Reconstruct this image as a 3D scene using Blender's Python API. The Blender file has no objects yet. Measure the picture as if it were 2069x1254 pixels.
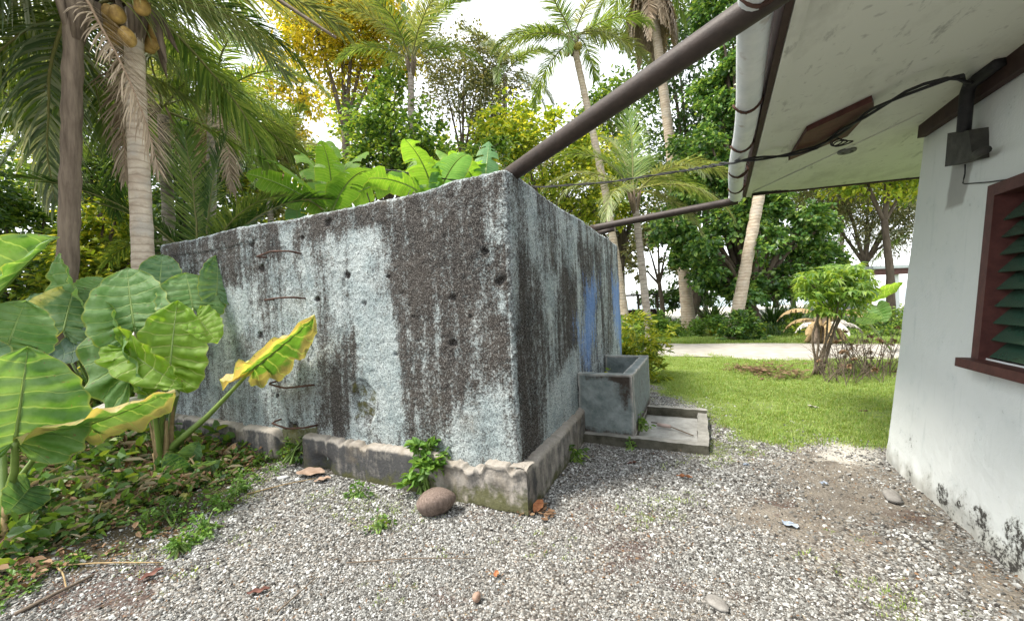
import bpy, math, random
import numpy as np
from mathutils import Matrix, Vector, Euler
rng = np.random.default_rng(7)
random.seed(7)
sc = bpy.context.scene
COL = sc.collection

# ------------------------------------------------------------------ camera, world, sun, exposure
FOC = 808.0; PPX, PPY = 999.0, 627.0; CAMH = 1.5
def cv(x, y): return np.array([x-PPX, -(y-PPY), -FOC], float)
Yc = cv(1410, 600); Yc /= np.linalg.norm(Yc)
Xc = -cv(-585, 695); Xc -= Yc*Xc.dot(Yc); Xc /= np.linalg.norm(Xc)
Zc = np.cross(Xc, Yc)
RM = np.array([Xc, Yc, Zc])
ORG = np.array([0, 0, CAMH])
def gz(x, y, z=0.0):                    # point of the horizontal plane z seen along a direction
    d = RM@cv(x, y); return ORG + d*(z-CAMH)/d[2]
def onx(x, y, X): d = RM@cv(x, y); return ORG + d*X/d[0]
def ony(x, y, Y): d = RM@cv(x, y); return ORG + d*Y/d[1]
def dep(x, y, D): return ORG + (RM@cv(x, y))*D/FOC
def gd(x, D):                           # ground point in direction x at depth D
    p = dep(x, 640, D); p[2] = 0; return p
cd = bpy.data.cameras.new('camera'); cam = bpy.data.objects.new('camera', cd); COL.objects.link(cam)
cd.sensor_width = 36; cd.sensor_fit = 'HORIZONTAL'; cd.lens = FOC/2069*36
cd.shift_x = (1034.5-PPX)/2069; cd.shift_y = 0
cd.clip_start = 0.05; cd.clip_end = 3000
M3 = Matrix(RM.tolist())
cam.matrix_world = Matrix.Translation((0, 0, CAMH)) @ M3.to_4x4()
sc.camera = cam

SUN_EL, SUN_AZ = math.radians(58), math.radians(222)      # azimuth as an angle from +X, counter-clockwise
w = bpy.data.worlds.new('World'); sc.world = w; w.use_nodes = True
nt = w.node_tree; nt.nodes.clear()
sky = nt.nodes.new('ShaderNodeTexSky'); sky.sky_type = 'NISHITA'; sky.sun_disc = False
sky.sun_elevation = SUN_EL; sky.sun_rotation = math.pi/2-SUN_AZ
sky.air_density = 1.0; sky.dust_density = 1.0; sky.ozone_density = 1.0
hs = nt.nodes.new('ShaderNodeHueSaturation'); hs.inputs['Saturation'].default_value = 0.35
thin = nt.nodes.new('ShaderNodeMix'); thin.data_type = 'RGBA'; thin.inputs[0].default_value = .5; thin.inputs[7].default_value = (6.2, 6.3, 6.3, 1)   # thin bright cloud veil
bg = nt.nodes.new('ShaderNodeBackground'); bg.inputs['Strength'].default_value = 0.15
wo = nt.nodes.new('ShaderNodeOutputWorld')
nt.links.new(sky.outputs[0], hs.inputs['Color']); nt.links.new(hs.outputs[0], thin.inputs[6]); nt.links.new(thin.outputs[2], bg.inputs[0]); nt.links.new(bg.outputs[0], wo.inputs[0])
sl = bpy.data.lights.new('sun', 'SUN'); sl.energy = 2.7; sl.angle = math.radians(14); sl.color = (1, .93, .82)
so = bpy.data.objects.new('sun', sl); COL.objects.link(so)
sd = Vector((math.cos(SUN_AZ)*math.cos(SUN_EL), math.sin(SUN_AZ)*math.cos(SUN_EL), math.sin(SUN_EL)))
so.rotation_euler = sd.to_track_quat('Z', 'Y').to_euler(); so.location = (0, 0, 20)
sc.view_settings.view_transform = 'Standard'; sc.view_settings.look = 'None'
sc.view_settings.exposure = 1.45; sc.view_settings.gamma = 1.0; sc.view_settings.use_curve_mapping = False
sc.cycles.max_bounces = 8; sc.cycles.transparent_max_bounces = 8

# ------------------------------------------------------------------ numeric helpers
def vnoise(x, y, seed=0):
    x = np.asarray(x, float); y = np.asarray(y, float)
    r = np.random.default_rng(seed).random((256, 256))
    xi = np.floor(x).astype(int); yi = np.floor(y).astype(int)
    fx = x-xi; fy = y-yi; fx = fx*fx*(3-2*fx); fy = fy*fy*(3-2*fy)
    a = r[xi % 256, yi % 256]; b = r[(xi+1) % 256, yi % 256]; c = r[xi % 256, (yi+1) % 256]; d = r[(xi+1) % 256, (yi+1) % 256]
    return (a*(1-fx)+b*fx)*(1-fy)+(c*(1-fx)+d*fx)*fy
def fbm(x, y, oct=4, seed=0):
    s = 0; a = .5; t = 0
    for k in range(oct):
        s = s+a*vnoise(x*2**k+17.3*k, y*2**k+5.1*k, seed+k); t += a; a *= .5
    return s/t
def sdpoly(px, py, poly):               # signed distance, negative inside
    P = np.asarray(poly, float); n = len(P)
    d2 = np.full(px.shape, 1e9); ins = np.zeros(px.shape, bool)
    for i in range(n):
        a = P[i]; b = P[(i+1) % n]; e = b-a
        wx = px-a[0]; wy = py-a[1]
        t = np.clip((wx*e[0]+wy*e[1])/(e@e+1e-12), 0, 1)
        d2 = np.minimum(d2, (wx-e[0]*t)**2+(wy-e[1]*t)**2)
        c = ((a[1] > py) != (b[1] > py)) & (px < (b[0]-a[0])*(py-a[1])/((b[1]-a[1]) or 1e-12)+a[0])
        ins ^= c
    d = np.sqrt(d2); return np.where(ins, -d, d)
def soft(d, w): return np.clip(.5-d/w, 0, 1)
def smooth(t): t = np.clip(t, 0, 1); return t*t*(3-2*t)

# ------------------------------------------------------------------ object helpers
def mesh_data(name, V, F, mat=None, smooth_=True, uv=None, attrs=None):
    me = bpy.data.meshes.new(name)
    V = np.asarray(V, np.float32).reshape(-1, 3)
    if isinstance(F, np.ndarray):
        nf, k = F.shape
        me.vertices.add(len(V)); me.vertices.foreach_set('co', V.ravel())
        me.loops.add(nf*k); me.loops.foreach_set('vertex_index', F.astype(np.int32).ravel())
        me.polygons.add(nf); me.polygons.foreach_set('loop_start', np.arange(0, nf*k, k, dtype=np.int32))
        me.polygons.foreach_set('loop_total', np.full(nf, k, np.int32))
    else:
        me.from_pydata(V.tolist(), [], F)
    if uv is not None:
        l = me.uv_layers.new(name='UVMap'); li = np.zeros(len(me.loops), np.int32); me.loops.foreach_get('vertex_index', li)
        l.data.foreach_set('uv', np.asarray(uv, np.float32)[li].ravel())
    for k_, a in (attrs or {}).items():
        at = me.attributes.new(k_, 'FLOAT', 'POINT'); at.data.foreach_set('value', np.asarray(a, np.float32).ravel())
    me.update(calc_edges=True)
    me.polygons.foreach_set('use_smooth', np.full(len(me.polygons), smooth_))
    if mat: me.materials.append(mat)
    return me
def link(name, me, parent=None, loc=None):
    o = bpy.data.objects.new(name, me); COL.objects.link(o)
    if parent is not None: o.parent = parent
    if loc is not None: o.location = loc
    return o
def tag(o, label=None, cat=None, group=None, kind=None):
    if label: o['label'] = label
    if cat: o['category'] = cat
    if group: o['group'] = group
    if kind: o['kind'] = kind
    return o
def empty(name, loc, label, cat, group=None):
    o = bpy.data.objects.new(name, None); COL.objects.link(o); o.location = loc; o.empty_display_size = .1
    return tag(o, label, cat, group)
class MB:                                # collects shapes for ONE mesh
    def __init__(s): s.V = []; s.F = []; s.n = 0; s.U = []
    def add(s, V, F, U=None):
        V = np.asarray(V, float).reshape(-1, 3); s.V.append(V)
        s.F += [tuple(int(i)+s.n for i in f) for f in F]; s.n += len(V)
        s.U.append(np.zeros((len(V), 2)) if U is None else np.asarray(U))
    def hexa(s, P):                      # 8 corners: bottom 4 ccw, top 4 ccw
        s.add(P, [(3, 2, 1, 0), (4, 5, 6, 7), (0, 1, 5, 4), (1, 2, 6, 5), (2, 3, 7, 6), (3, 0, 4, 7)])
    def box(s, x0, x1, y0, y1, z0, z1):
        s.hexa([(x0, y0, z0), (x1, y0, z0), (x1, y1, z0), (x0, y1, z0), (x0, y0, z1), (x1, y0, z1), (x1, y1, z1), (x0, y1, z1)])
    def tube(s, pts, rad, n=10, cap=True, jit=0):
        V, F = tube_np(pts, rad, n, jit); m = len(pts)
        F = [tuple(f) for f in F]
        if cap: F += [tuple(range(n-1, -1, -1)), tuple(range((m-1)*n, m*n))]
        s.add(V, F)
    def data(s, name, mat, smooth_=False):
        return mesh_data(name, np.concatenate(s.V), s.F, mat, smooth_)
    def build(s, name, mat, parent=None, smooth_=False, loc=None):
        return link(name, s.data(name, mat, smooth_), parent, loc)
def tube_np(pts, rad, n=10, jit=0):
    P = np.asarray(pts, float); m = len(P); rad = np.broadcast_to(np.asarray(rad, float), (m,))
    T = np.gradient(P, axis=0); T /= np.linalg.norm(T, axis=1)[:, None]+1e-12
    up = np.array([0, 0, 1.]) if abs(T[:, 2]).mean() < .8 else np.array([1., 0, 0])
    A = np.cross(T, up); A /= np.linalg.norm(A, axis=1)[:, None]; B = np.cross(T, A)
    th = np.arange(n)/n*2*np.pi
    r = rad[:, None]*(1+jit*(rng.random((m, n))-.5))
    V = P[:, None]+r[..., None]*(np.cos(th)[None, :, None]*A[:, None]+np.sin(th)[None, :, None]*B[:, None])
    i = np.arange(m-1)[:, None]; j = np.arange(n)[None]; j2 = (j+1) % n
    F = np.stack([i*n+j, i*n+j2, (i+1)*n+j2, (i+1)*n+j], -1).reshape(-1, 4)
    return V.reshape(-1, 3), F
def grid_faces(nu, nv):                  # index = i*nv+j
    i = np.arange(nu-1)[:, None]; j = np.arange(nv-1)[None]
    return np.stack([i*nv+j, (i+1)*nv+j, (i+1)*nv+j+1, i*nv+j+1], -1).reshape(-1, 4)
def bez(p0, p1, p2, n):
    t = np.linspace(0, 1, n)[:, None]; p0, p1, p2 = map(lambda a: np.asarray(a, float), (p0, p1, p2))
    return (1-t)**2*p0+2*t*(1-t)*p1+t*t*p2
def spline(pts, n):
    P = np.asarray(pts, float); d = np.r_[0, np.cumsum(np.linalg.norm(np.diff(P, axis=0), axis=1))]
    t = np.linspace(0, d[-1], n*6); L = np.stack([np.interp(t, d, P[:, k]) for k in range(3)], 1)
    for _ in range(12):
        L[1:-1] = (L[:-2]+2*L[1:-1]+L[2:])/4
    return L[np.linspace(0, len(L)-1, n).astype(int)]

# ------------------------------------------------------------------ node helpers
class NT:
    def __init__(s, name):
        s.m = bpy.data.materials.new(name); s.m.use_nodes = True; s.t = s.m.node_tree; s.t.nodes.clear()
        s.out = s.t.nodes.new('ShaderNodeOutputMaterial')
    def n(s, typ, **kw):
        nd = s.t.nodes.new('ShaderNode'+typ)
        for k, v in kw.items():
            if k.startswith('_'): setattr(nd, k[1:], v)
            else: s.set(nd, k.replace('__', ' '), v)
        return nd
    def set(s, nd, key, v):
        inp = nd.inputs[int(key[1:])] if key[0] == 'i' and key[1:].isdigit() else nd.inputs[key]
        if isinstance(v, bpy.types.NodeSocket): s.t.links.new(v, inp)
        elif isinstance(v, bpy.types.Node): s.t.links.new(v.outputs[0], inp)
        else:
            if isinstance(v, (tuple, list)) and len(v) == 3 and inp.type == 'RGBA': v = (*v, 1)
            inp.default_value = v
    def math(s, op, a, b=0.0, clamp=False):
        nd = s.n('Math', _operation=op, _use_clamp=clamp); s.set(nd, 'i0', a)
        if op not in ('ABSOLUTE', 'SINE', 'FRACT', 'FLOOR'): s.set(nd, 'i1', b)
        return nd.outputs[0]
    def mix(s, f, a, b, mode='MIX'):
        nd = s.n('Mix', _data_type='RGBA', _blend_type=mode); nd.clamp_factor = True
        s.set(nd, 'i0', f); s.set(nd, 'i6', a); s.set(nd, 'i7', b); return nd.outputs[2]
    def ramp(s, f, stops, interp='LINEAR'):
        nd = s.n('ValToRGB'); s.set(nd, 'i0', f); cr = nd.color_ramp; cr.interpolation = interp
        while len(cr.elements) < len(stops): cr.elements.new(.5)
        for e, (p, c) in zip(cr.elements, stops):
            e.position = p; e.color = (*c, 1) if isinstance(c, (tuple, list)) else (c, c, c, 1)
        return nd.outputs[0]
    def noise(s, vec, scale, detail=4, rough=.55, dist=0):
        nd = s.n('TexNoise', Scale=scale, Detail=detail, Roughness=rough, Distortion=dist)
        if vec is not None: s.set(nd, 'Vector', vec)
        return nd.outputs[0]
    def map(s, vec, scale=(1, 1, 1), loc=(0, 0, 0)):
        nd = s.n('Mapping', Scale=scale, Location=loc); s.set(nd, 'Vector', vec); return nd.outputs[0]
    def attr(s, name): return s.n('Attribute', _attribute_name=name).outputs['Fac']
    def obj(s): return s.n('TexCoord').outputs['Object']
    def pos(s): return s.n('NewGeometry').outputs['Position']
    def bump(s, h, strength=.5, dist=.02, nrm=None):
        nd = s.n('Bump', Height=h, Strength=strength, Distance=dist)
        if nrm is not None: s.set(nd, 'Normal', nrm)
        return nd.outputs[0]
    def done(s, col, rough=.8, nrm=None, trans=0, tcol=None, spec=.3, metal=0):
        p = s.n('BsdfPrincipled'); s.set(p, 'Base Color', col); s.set(p, 'Roughness', rough)
        p.inputs['Specular IOR Level'].default_value = spec; p.inputs['Metallic'].default_value = metal
        if nrm is not None: s.set(p, 'Normal', nrm)
        res = p.outputs[0]
        if trans:
            tr = s.n('BsdfTranslucent'); s.set(tr, 'Color', tcol if tcol is not None else col)
            mx = s.n('MixShader'); mx.inputs[0].default_value = trans
            s.t.links.new(p.outputs[0], mx.inputs[1]); s.t.links.new(tr.outputs[0], mx.inputs[2]); res = mx.outputs[0]
        s.t.links.new(res, s.out.inputs[0]); return s.m
def simple(name, c1, c2, scale=8, rough=.8, bump=.0, spec=.3, stretch=(1, 1, 1), metal=0):
    m = NT(name); v = m.map(m.obj(), stretch); nz = m.noise(v, scale, 6, .6)
    col = m.mix(m.ramp(nz, [(.3, 0.), (.7, 1.)]), c1, c2)
    nrm = m.bump(m.noise(v, scale*4, 4), bump, .01) if bump else None
    return m.done(col, rough, nrm, spec=spec, metal=metal)
def leafmat(name, cols, trans=.35, rough=.45, spec=.35, tboost=1.6, vary=True):
    m = NT(name); g = m.n('NewGeometry'); r = g.outputs['Random Per Island']
    k = len(cols)
    col = m.ramp(r, [(i/(k-1), c) for i, c in enumerate(cols)])
    oi = m.n('ObjectInfo').outputs['Random']
    h = m.n('HueSaturation'); m.set(h, 'Color', col)
    m.set(h, 'Value', m.math('MULTIPLY_ADD', oi, .35)); 
    mm = m.n('MapRange'); m.set(mm, 'Value', oi); mm.inputs['To Min'].default_value = .8; mm.inputs['To Max'].default_value = 1.2
    m.set(h, 'Value', mm.outputs[0])
    c = h.outputs[0]
    tb = m.mix(1.0, c, (tboost*1.15, tboost, tboost*.5), 'MULTIPLY')
    return m.done(c, rough, None, trans, tb, spec)

# ------------------------------------------------------------------ materials
M = {}
M['palm'] = leafmat('palm leaflets', [(0.061, 0.121, 0.027), (0.108, 0.189, 0.041), (0.176, 0.257, 0.061), (0.243, 0.311, 0.095)])
M['palm_dark'] = leafmat('dark palm leaflets', [(0.026, 0.072, 0.019), (0.052, 0.117, 0.026), (0.091, 0.156, 0.039)])
M['palm_pale'] = leafmat('pale palm leaflets', [(0.125, 0.175, 0.062), (0.200, 0.250, 0.100), (0.275, 0.300, 0.138)])
M['palm_blue'] = leafmat('waxy bluish palm leaflets', [(0.081, 0.138, 0.069), (0.149, 0.218, 0.127), (0.276, 0.333, 0.230), (0.391, 0.437, 0.345)], rough=.35, spec=.6)
M['palm_dead'] = leafmat('dead palm leaflets', [(.17, .125, .08), (.31, .24, .165), (.45, .36, .26)], trans=.15, tboost=1.1)
M['rachis'] = simple('palm rachis', (.14, .16, .05), (.22, .2, .08), 12, .5)
M['rachis_dead'] = simple('dry rachis', (.2, .13, .08), (.3, .22, .15), 12, .7)
M['leaf_mid'] = leafmat('mid green leaves', [(0.025, 0.062, 0.015), (0.062, 0.138, 0.022), (0.138, 0.237, 0.037), (0.263, 0.362, 0.062)], rough=.4)
M['leaf_dark'] = leafmat('dark green leaves', [(0.022, 0.060, 0.018), (0.045, 0.098, 0.027), (0.075, 0.150, 0.038), (0.105, 0.195, 0.045)], rough=.35, spec=.5)
M['leaf_vine'] = leafmat('glossy creeper leaves', [(0.026, 0.072, 0.019), (0.065, 0.156, 0.039), (0.130, 0.260, 0.058), (0.312, 0.442, 0.104)], rough=.3, spec=.6)
M['leaf_gold'] = leafmat('golden leaves', [(.14, .19, .02), (.30, .30, .02), (.50, .42, .03), (.6, .52, .06)], trans=.5, tboost=1.3)
M['leaf_lime'] = leafmat('yellow green leaves', [(.07, .13, .02), (.16, .25, .025), (.3, .37, .04), (.5, .5, .07)], trans=.4)
M['leaf_olive'] = leafmat('olive fine leaves', [(0.072, 0.094, 0.036), (0.116, 0.145, 0.051), (0.189, 0.203, 0.087), (0.290, 0.275, 0.145)])
M['leaf_cassava'] = leafmat('bright cassava leaves', [(.08, .18, .03), (.18, .32, .05), (.33, .46, .09)], trans=.4)
M['leaf_dry'] = leafmat('dry brown leaves', [(.1, .055, .03), (.19, .11, .06), (.3, .2, .12)], trans=.1, rough=.8, tboost=1)
M['leaf_herb'] = leafmat('herb leaves', [(0.060, 0.132, 0.024), (0.096, 0.204, 0.036), (0.156, 0.264, 0.048)], trans=.35)
M['grass'] = leafmat('lawn grass', [(.09, .18, .035), (.14, .26, .05), (.22, .34, .08), (.36, .41, .16)], trans=.4)
M['straw'] = leafmat('straw', [(.25, .19, .11), (.4, .32, .2), (.5, .43, .3)], trans=.1, tboost=1)
M['stem'] = simple('green stem', (.10, .17, .035), (.16, .24, .06), 10, .45)
M['twig'] = simple('twig bark', (.10, .075, .055), (.2, .16, .12), 14, .85, .3)
M['bark'] = simple('tree bark', (.055, .042, .03), (.14, .11, .085), 7, .9, .6, stretch=(1, 1, .3))
M['rust'] = simple('rusty iron', (.035, .022, .018), (.10, .05, .035), 30, .85, .4)
M['pipe'] = simple('brown painted iron pipe', (.022, .015, .012), (.045, .031, .025), 18, .55, .15, .4)
M['cable'] = simple('black cable', (.012, .012, .014), (.03, .03, .032), 20, .6)
M['board'] = simple('dark brown painted board', (.035, .02, .018), (.06, .034, .03), 10, .7, .1)
M['maroon'] = simple('maroon painted timber', (.06, .02, .018), (.11, .04, .034), 16, .6, .15)
M['metal_box'] = simple('weathered grey metal', (.03, .03, .027), (.07, .068, .06), 16, .7, .15)
M['white_metal'] = simple('light roofing metal', (.45, .5, .52), (.62, .65, .66), 5, .5)
M['plastic'] = simple('pale blue plastic scrap', (.25, .31, .40), (.42, .47, .55), 30, .35, .3)
def palm_bark(name, c1, c2, c3, ring=9):
    m = NT(name); o = m.obj(); nz = m.noise(m.map(o, (1, 1, 1.6)), 6, 6, .6)
    z = m.n('SeparateXYZ'); m.set(z, 'i0', o)
    wv = m.math('SINE', m.math('ADD', m.math('MULTIPLY', z.outputs[2], ring*6.28), m.math('MULTIPLY', nz, 5.0)))
    ringf = m.ramp(wv, [(.55, 0.), (.95, 1.)])
    col = m.mix(m.ramp(nz, [(.35, 0.), (.65, 1.)]), c1, c2); col = m.mix(m.math('MULTIPLY', ringf, .55), col, c3)
    sp = m.ramp(m.noise(o, 3.0, 3, .6), [(.52, 0.), (.68, 1.)]); col = m.mix(m.math('MULTIPLY', sp, .5), col, (.34, .33, .3))
    b = m.bump(m.math('ADD', nz, m.math('MULTIPLY', wv, -.12)), .6, .03)
    return m.done(col, .9, b)
M['trunk_pale'] = palm_bark('pale palm trunk', (.36, .29, .22), (.5, .43, .34), (.22, .17, .12))
M['trunk_grey'] = palm_bark('grey palm trunk', (.2, .175, .15), (.33, .29, .25), (.09, .07, .055), 7)
M['trunk_fibre'] = simple('fibrous brown trunk', (.075, .055, .04), (.21, .165, .12), 5, .95, .8, stretch=(3, 3, .35))
def husk():
    m = NT('coconut husk'); o = m.obj(); nz = m.noise(m.map(o, (.6, 4, 4)), 22, 6, .65)
    big = m.noise(o, 9, 3)
    col = m.mix(m.ramp(nz, [(.3, 0.), (.75, 1.)]), (.085, .06, .05), (.29, .225, .19)); col = m.mix(m.ramp(big, [(.55, 0.), (.75, 1.)]), col, (.07, .05, .04))
    return m.done(col, .9, m.bump(nz, .8, .01))
M['husk'] = husk()
M['fresh_nut'] = simple('orange coconut skin', (.20, .12, .04), (.46, .30, .09), 14, .6, .3)
M['green_nut'] = simple('green coconut skin', (.2, .2, .04), (.35, .28, .07), 6, .5)

def concrete():
    m = NT('stained roughcast render'); p = m.pos()
    st = m.attr('stain'); bl = m.attr('blue'); mo = m.attr('moss'); sm = m.attr('even')
    fine = m.noise(p, 62, 5, .75); mid = m.noise(p, 14, 5, .65)
    streak = m.noise(m.map(p, (9, 9, .9)), 1.6, 6, .65)
    amp = m.math('MULTIPLY_ADD', sm, -.35); amp.node.inputs[2].default_value = .9
    t = m.math('ADD', st, m.math('MULTIPLY', m.math('SUBTRACT', fine, .5), m.math('MULTIPLY', amp, 1.9)))
    t = m.math('ADD', t, m.math('MULTIPLY', m.math('SUBTRACT', mid, .5), .9))
    t = m.math('ADD', t, m.math('MULTIPLY', m.math('SUBTRACT', streak, .5), 1.05))
    st2 = m.noise(m.map(p, (3.2, 3.2, .5)), 1.4, 4, .6); t = m.math('ADD', t, m.math('MULTIPLY', m.math('SUBTRACT', st2, .5), 1.1))
    dk = m.ramp(t, [(.34, 0.), (.52, .5), (.74, 1.)])
    big = m.noise(p, 3.2, 4, .6)
    light = m.mix(m.ramp(big, [(.35, 0.), (.65, 1.)]), (.34, .405, .415), (.53, .585, .585))
    light = m.mix(m.ramp(m.noise(p, 90, 3, .7), [(.49, 0.), (.62, .85)]), light, (.06, .07, .08))
    light = m.mix(m.ramp(mid, [(.58, 0.), (.72, .5)]), light, (.5, .52, .48))
    dark = m.mix(m.ramp(big, [(.3, 0.), (.7, 1.)]), (.022, .021, .021), (.052, .045, .040))
    speck = m.ramp(m.noise(p, 105, 3, .75), [(.52, 0.), (.60, 1.)])
    dark = m.mix(m.math('MULTIPLY', speck, .72), dark, (.25, .24, .225))
    hole = m.ramp(m.noise(p, 75, 2, .8), [(.24, 1.), (.36, 0.)])
    dark = m.mix(m.math('MULTIPLY', hole, .7), dark, (.012, .01, .01))
    col = m.mix(dk, light, dark)
    warm = m.ramp(m.noise(p, 1.7, 3), [(.58, 0.), (.72, .45)]); col = m.mix(warm, col, (.13, .11, .085))
    bt = m.ramp(m.math('ADD', m.math('ADD', bl, m.math('MULTIPLY', m.math('SUBTRACT', streak, .5), 1.6)), m.math('MULTIPLY', m.math('SUBTRACT', fine, .5), 2.0)), [(.5, 0.), (.8, 1.)])
    col = m.mix(m.math('MULTIPLY', bt, .7), col, m.mix(fine, (.08, .2, .55), (.25, .4, .7)))
    mt = m.ramp(m.math('ADD', mo, m.math('MULTIPLY', m.math('SUBTRACT', mid, .5), 1.1)), [(.45, 0.), (.62, 1.)])
    col = m.mix(m.math('MULTIPLY', mt, .85), col, m.mix(fine, (.03, .04, .012), (.15, .14, .05)))
    b = m.bump(m.math('ADD', fine, m.math('MULTIPLY', mid, .8)), 1.0, .02)
    return m.done(col, .95, b, spec=.15)
M['concrete'] = concrete()
def ledgemat():
    m = NT('old smooth cement'); p = m.pos(); st = m.attr('stain'); mo = m.attr('moss')
    fine = m.noise(p, 50, 5, .7); mid = m.noise(p, 9, 5, .65); streak = m.noise(m.map(p, (9, 9, 1)), 1.7, 5)
    t = m.math('ADD', m.math('ADD', st, m.math('MULTIPLY', m.math('SUBTRACT', mid, .5), 1.1)), m.math('MULTIPLY', m.math('SUBTRACT', streak, .5), .8))
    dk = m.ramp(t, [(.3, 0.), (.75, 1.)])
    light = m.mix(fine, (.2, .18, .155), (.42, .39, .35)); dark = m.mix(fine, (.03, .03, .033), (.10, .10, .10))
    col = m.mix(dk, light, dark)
    col = m.mix(m.ramp(m.noise(p, 4, 3), [(.55, 0.), (.7, .5)]), col, (.17, .14, .10))
    mt = m.ramp(m.math('ADD', mo, m.math('MULTIPLY', m.math('SUBTRACT', mid, .5), 1.2)), [(.42, 0.), (.66, 1.)])
    col = m.mix(m.math('MULTIPLY', mt, .85), col, m.mix(fine, (.03, .035, .012), (.13, .13, .05)))
    return m.done(col, .9, m.bump(m.math('ADD', fine, mid), .7, .012), spec=.2)
M['ledge'] = ledgemat()
def troughmat():
    m = NT('grey green cement render'); p = m.pos(); st = m.attr('stain')
    fine = m.noise(p, 40, 5, .7); mid = m.noise(p, 8, 5, .65)
    t = m.math('ADD', st, m.math('ADD', m.math('MULTIPLY', m.math('SUBTRACT', mid, .5), 1.1), m.math('MULTIPLY', m.math('SUBTRACT', fine, .5), 1.0)))
    dk = m.ramp(t, [(.35, 0.), (.85, 1.)])
    light = m.mix(m.ramp(mid, [(.35, 0.), (.65, 1.)]), (.13, .16, .16), (.25, .285, .285)); light = m.mix(m.ramp(fine, [(.6, 0.), (.8, .6)]), light, (.36, .4, .4))
    col = m.mix(dk, light, m.mix(fine, (.022, .018, .014), (.075, .06, .05)))
    ed = m.attr('edge'); col = m.mix(m.math('MULTIPLY', ed, m.ramp(mid, [(.3, .3), (.6, 1.)])), col, (.46, .44, .41))
    wp = m.ramp(m.noise(m.map(p, (10, 10, 2.2)), 2.2, 5, .7), [(.60, 0.), (.66, 1.)]); col = m.mix(m.math('MULTIPLY', wp, m.attr('white')), col, (.62, .63, .62))
    return m.done(col, .9, m.bump(m.math('ADD', fine, mid), .5, .01), spec=.2)
M['trough'] = troughmat()
def kerbmat():
    m = NT('mossy cement kerb'); p = m.pos(); fine = m.noise(p, 45, 5, .7); mid = m.noise(p, 7, 5, .65)
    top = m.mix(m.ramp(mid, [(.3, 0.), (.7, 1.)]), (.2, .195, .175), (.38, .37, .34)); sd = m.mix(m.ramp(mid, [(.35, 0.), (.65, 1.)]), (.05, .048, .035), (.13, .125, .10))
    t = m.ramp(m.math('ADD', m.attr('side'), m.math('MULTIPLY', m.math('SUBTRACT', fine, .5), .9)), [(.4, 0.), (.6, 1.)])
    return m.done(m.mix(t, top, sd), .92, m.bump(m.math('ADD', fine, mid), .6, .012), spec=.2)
M['kerb'] = kerbmat()
def traymat():
    m = NT('worn cement'); p = m.pos(); fine = m.noise(p, 45, 5, .7); mid = m.noise(p, 7, 5, .65)
    col = m.mix(m.ramp(mid, [(.3, 0.), (.7, 1.)]), (.26, .255, .235), (.48, .48, .46)); col = m.mix(m.ramp(fine, [(.6, 0.), (.75, .7)]), col, (.1, .1, .095))
    return m.done(col, .92, m.bump(m.math('ADD', fine, mid), .5, .01), spec=.2)
M['tray'] = traymat()
def wallmat():
    m = NT('white painted plaster'); p = m.pos(); mould = m.attr('mould')
    fine = m.noise(p, 60, 4, .65); mid = m.noise(p, 6, 5, .6); big = m.noise(p, 1.6, 3)
    streak = m.noise(m.map(p, (14, 14, .9)), 1, 4)
    col = m.mix(big, (.64, .685, .68), (.74, .765, .755)); col = m.mix(m.ramp(mid, [(.55, 0.), (.75, .45)]), col, (.54, .6, .6))
    col = m.mix(m.ramp(streak, [(.6, 0.), (.72, .3)]), col, (.46, .52, .52))
    low = m.ramp(m.math('ADD', m.attr('low'), m.math('MULTIPLY', m.math('SUBTRACT', mid, .5), 1.2)), [(.4, 0.), (.9, .7)]); col = m.mix(low, col, m.mix(fine, (.26, .26, .22), (.42, .4, .36)))
    bare = m.attr('bare'); col = m.mix(m.math('MULTIPLY', bare, .75), col, m.mix(mid, (.2, .2, .19), (.34, .33, .31)))
    t = m.math('ADD', m.math('MULTIPLY', mould, .9), m.math('ADD', m.math('MULTIPLY', m.math('SUBTRACT', mid, .5), 1.4), m.math('MULTIPLY', m.math('SUBTRACT', m.noise(p, 34, 6, .8), .5), 2.6)))
    col = m.mix(m.ramp(t, [(.42, 0.), (.56, .35)]), col, (.26, .27, .24))
    col = m.mix(m.ramp(t, [(.62, 0.), (.80, 1.)]), col, m.mix(fine, (.015, .015, .015), (.09, .085, .075)))
    return m.done(col, .75, m.bump(m.math('ADD', fine, m.math('MULTIPLY', mid, 2.0)), .35, .008), spec=.3)
M['wall'] = wallmat()
def soffitmat():
    m = NT('painted plywood soffit'); p = m.pos(); mid = m.noise(p, 4, 5, .6); dr = m.noise(m.map(p, (6, 1.6, 1)), 2.4, 6, .7)
    col = m.mix(m.noise(p, .9, 3), (.62, .64, .57), (.74, .75, .68)); col = m.mix(m.ramp(dr, [(.60, 0.), (.70, .6)]), col, (.24, .25, .22))
    col = m.mix(m.ramp(m.noise(p, 13, 4), [(.62, 0.), (.72, .5)]), col, (.3, .3, .27)); col = m.mix(m.ramp(m.noise(m.map(p, (1, .5, 1), (3, 1, 0)), 2.2, 6, .7), [(.48, 0.), (.72, .55)]), col, (.36, .36, .31))
    mo = m.attr('mould'); t = m.math('ADD', mo, m.math('MULTIPLY', m.math('SUBTRACT', m.noise(p, 16, 4, .7), .5), 1.3))
    col = m.mix(m.ramp(t, [(.5, 0.), (.62, 1.)]), col, (.015, .014, .014))
    return m.done(col, .8, m.bump(m.noise(p, 50, 3), .15, .005), spec=.2)
M['soffit'] = soffitmat()
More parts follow.
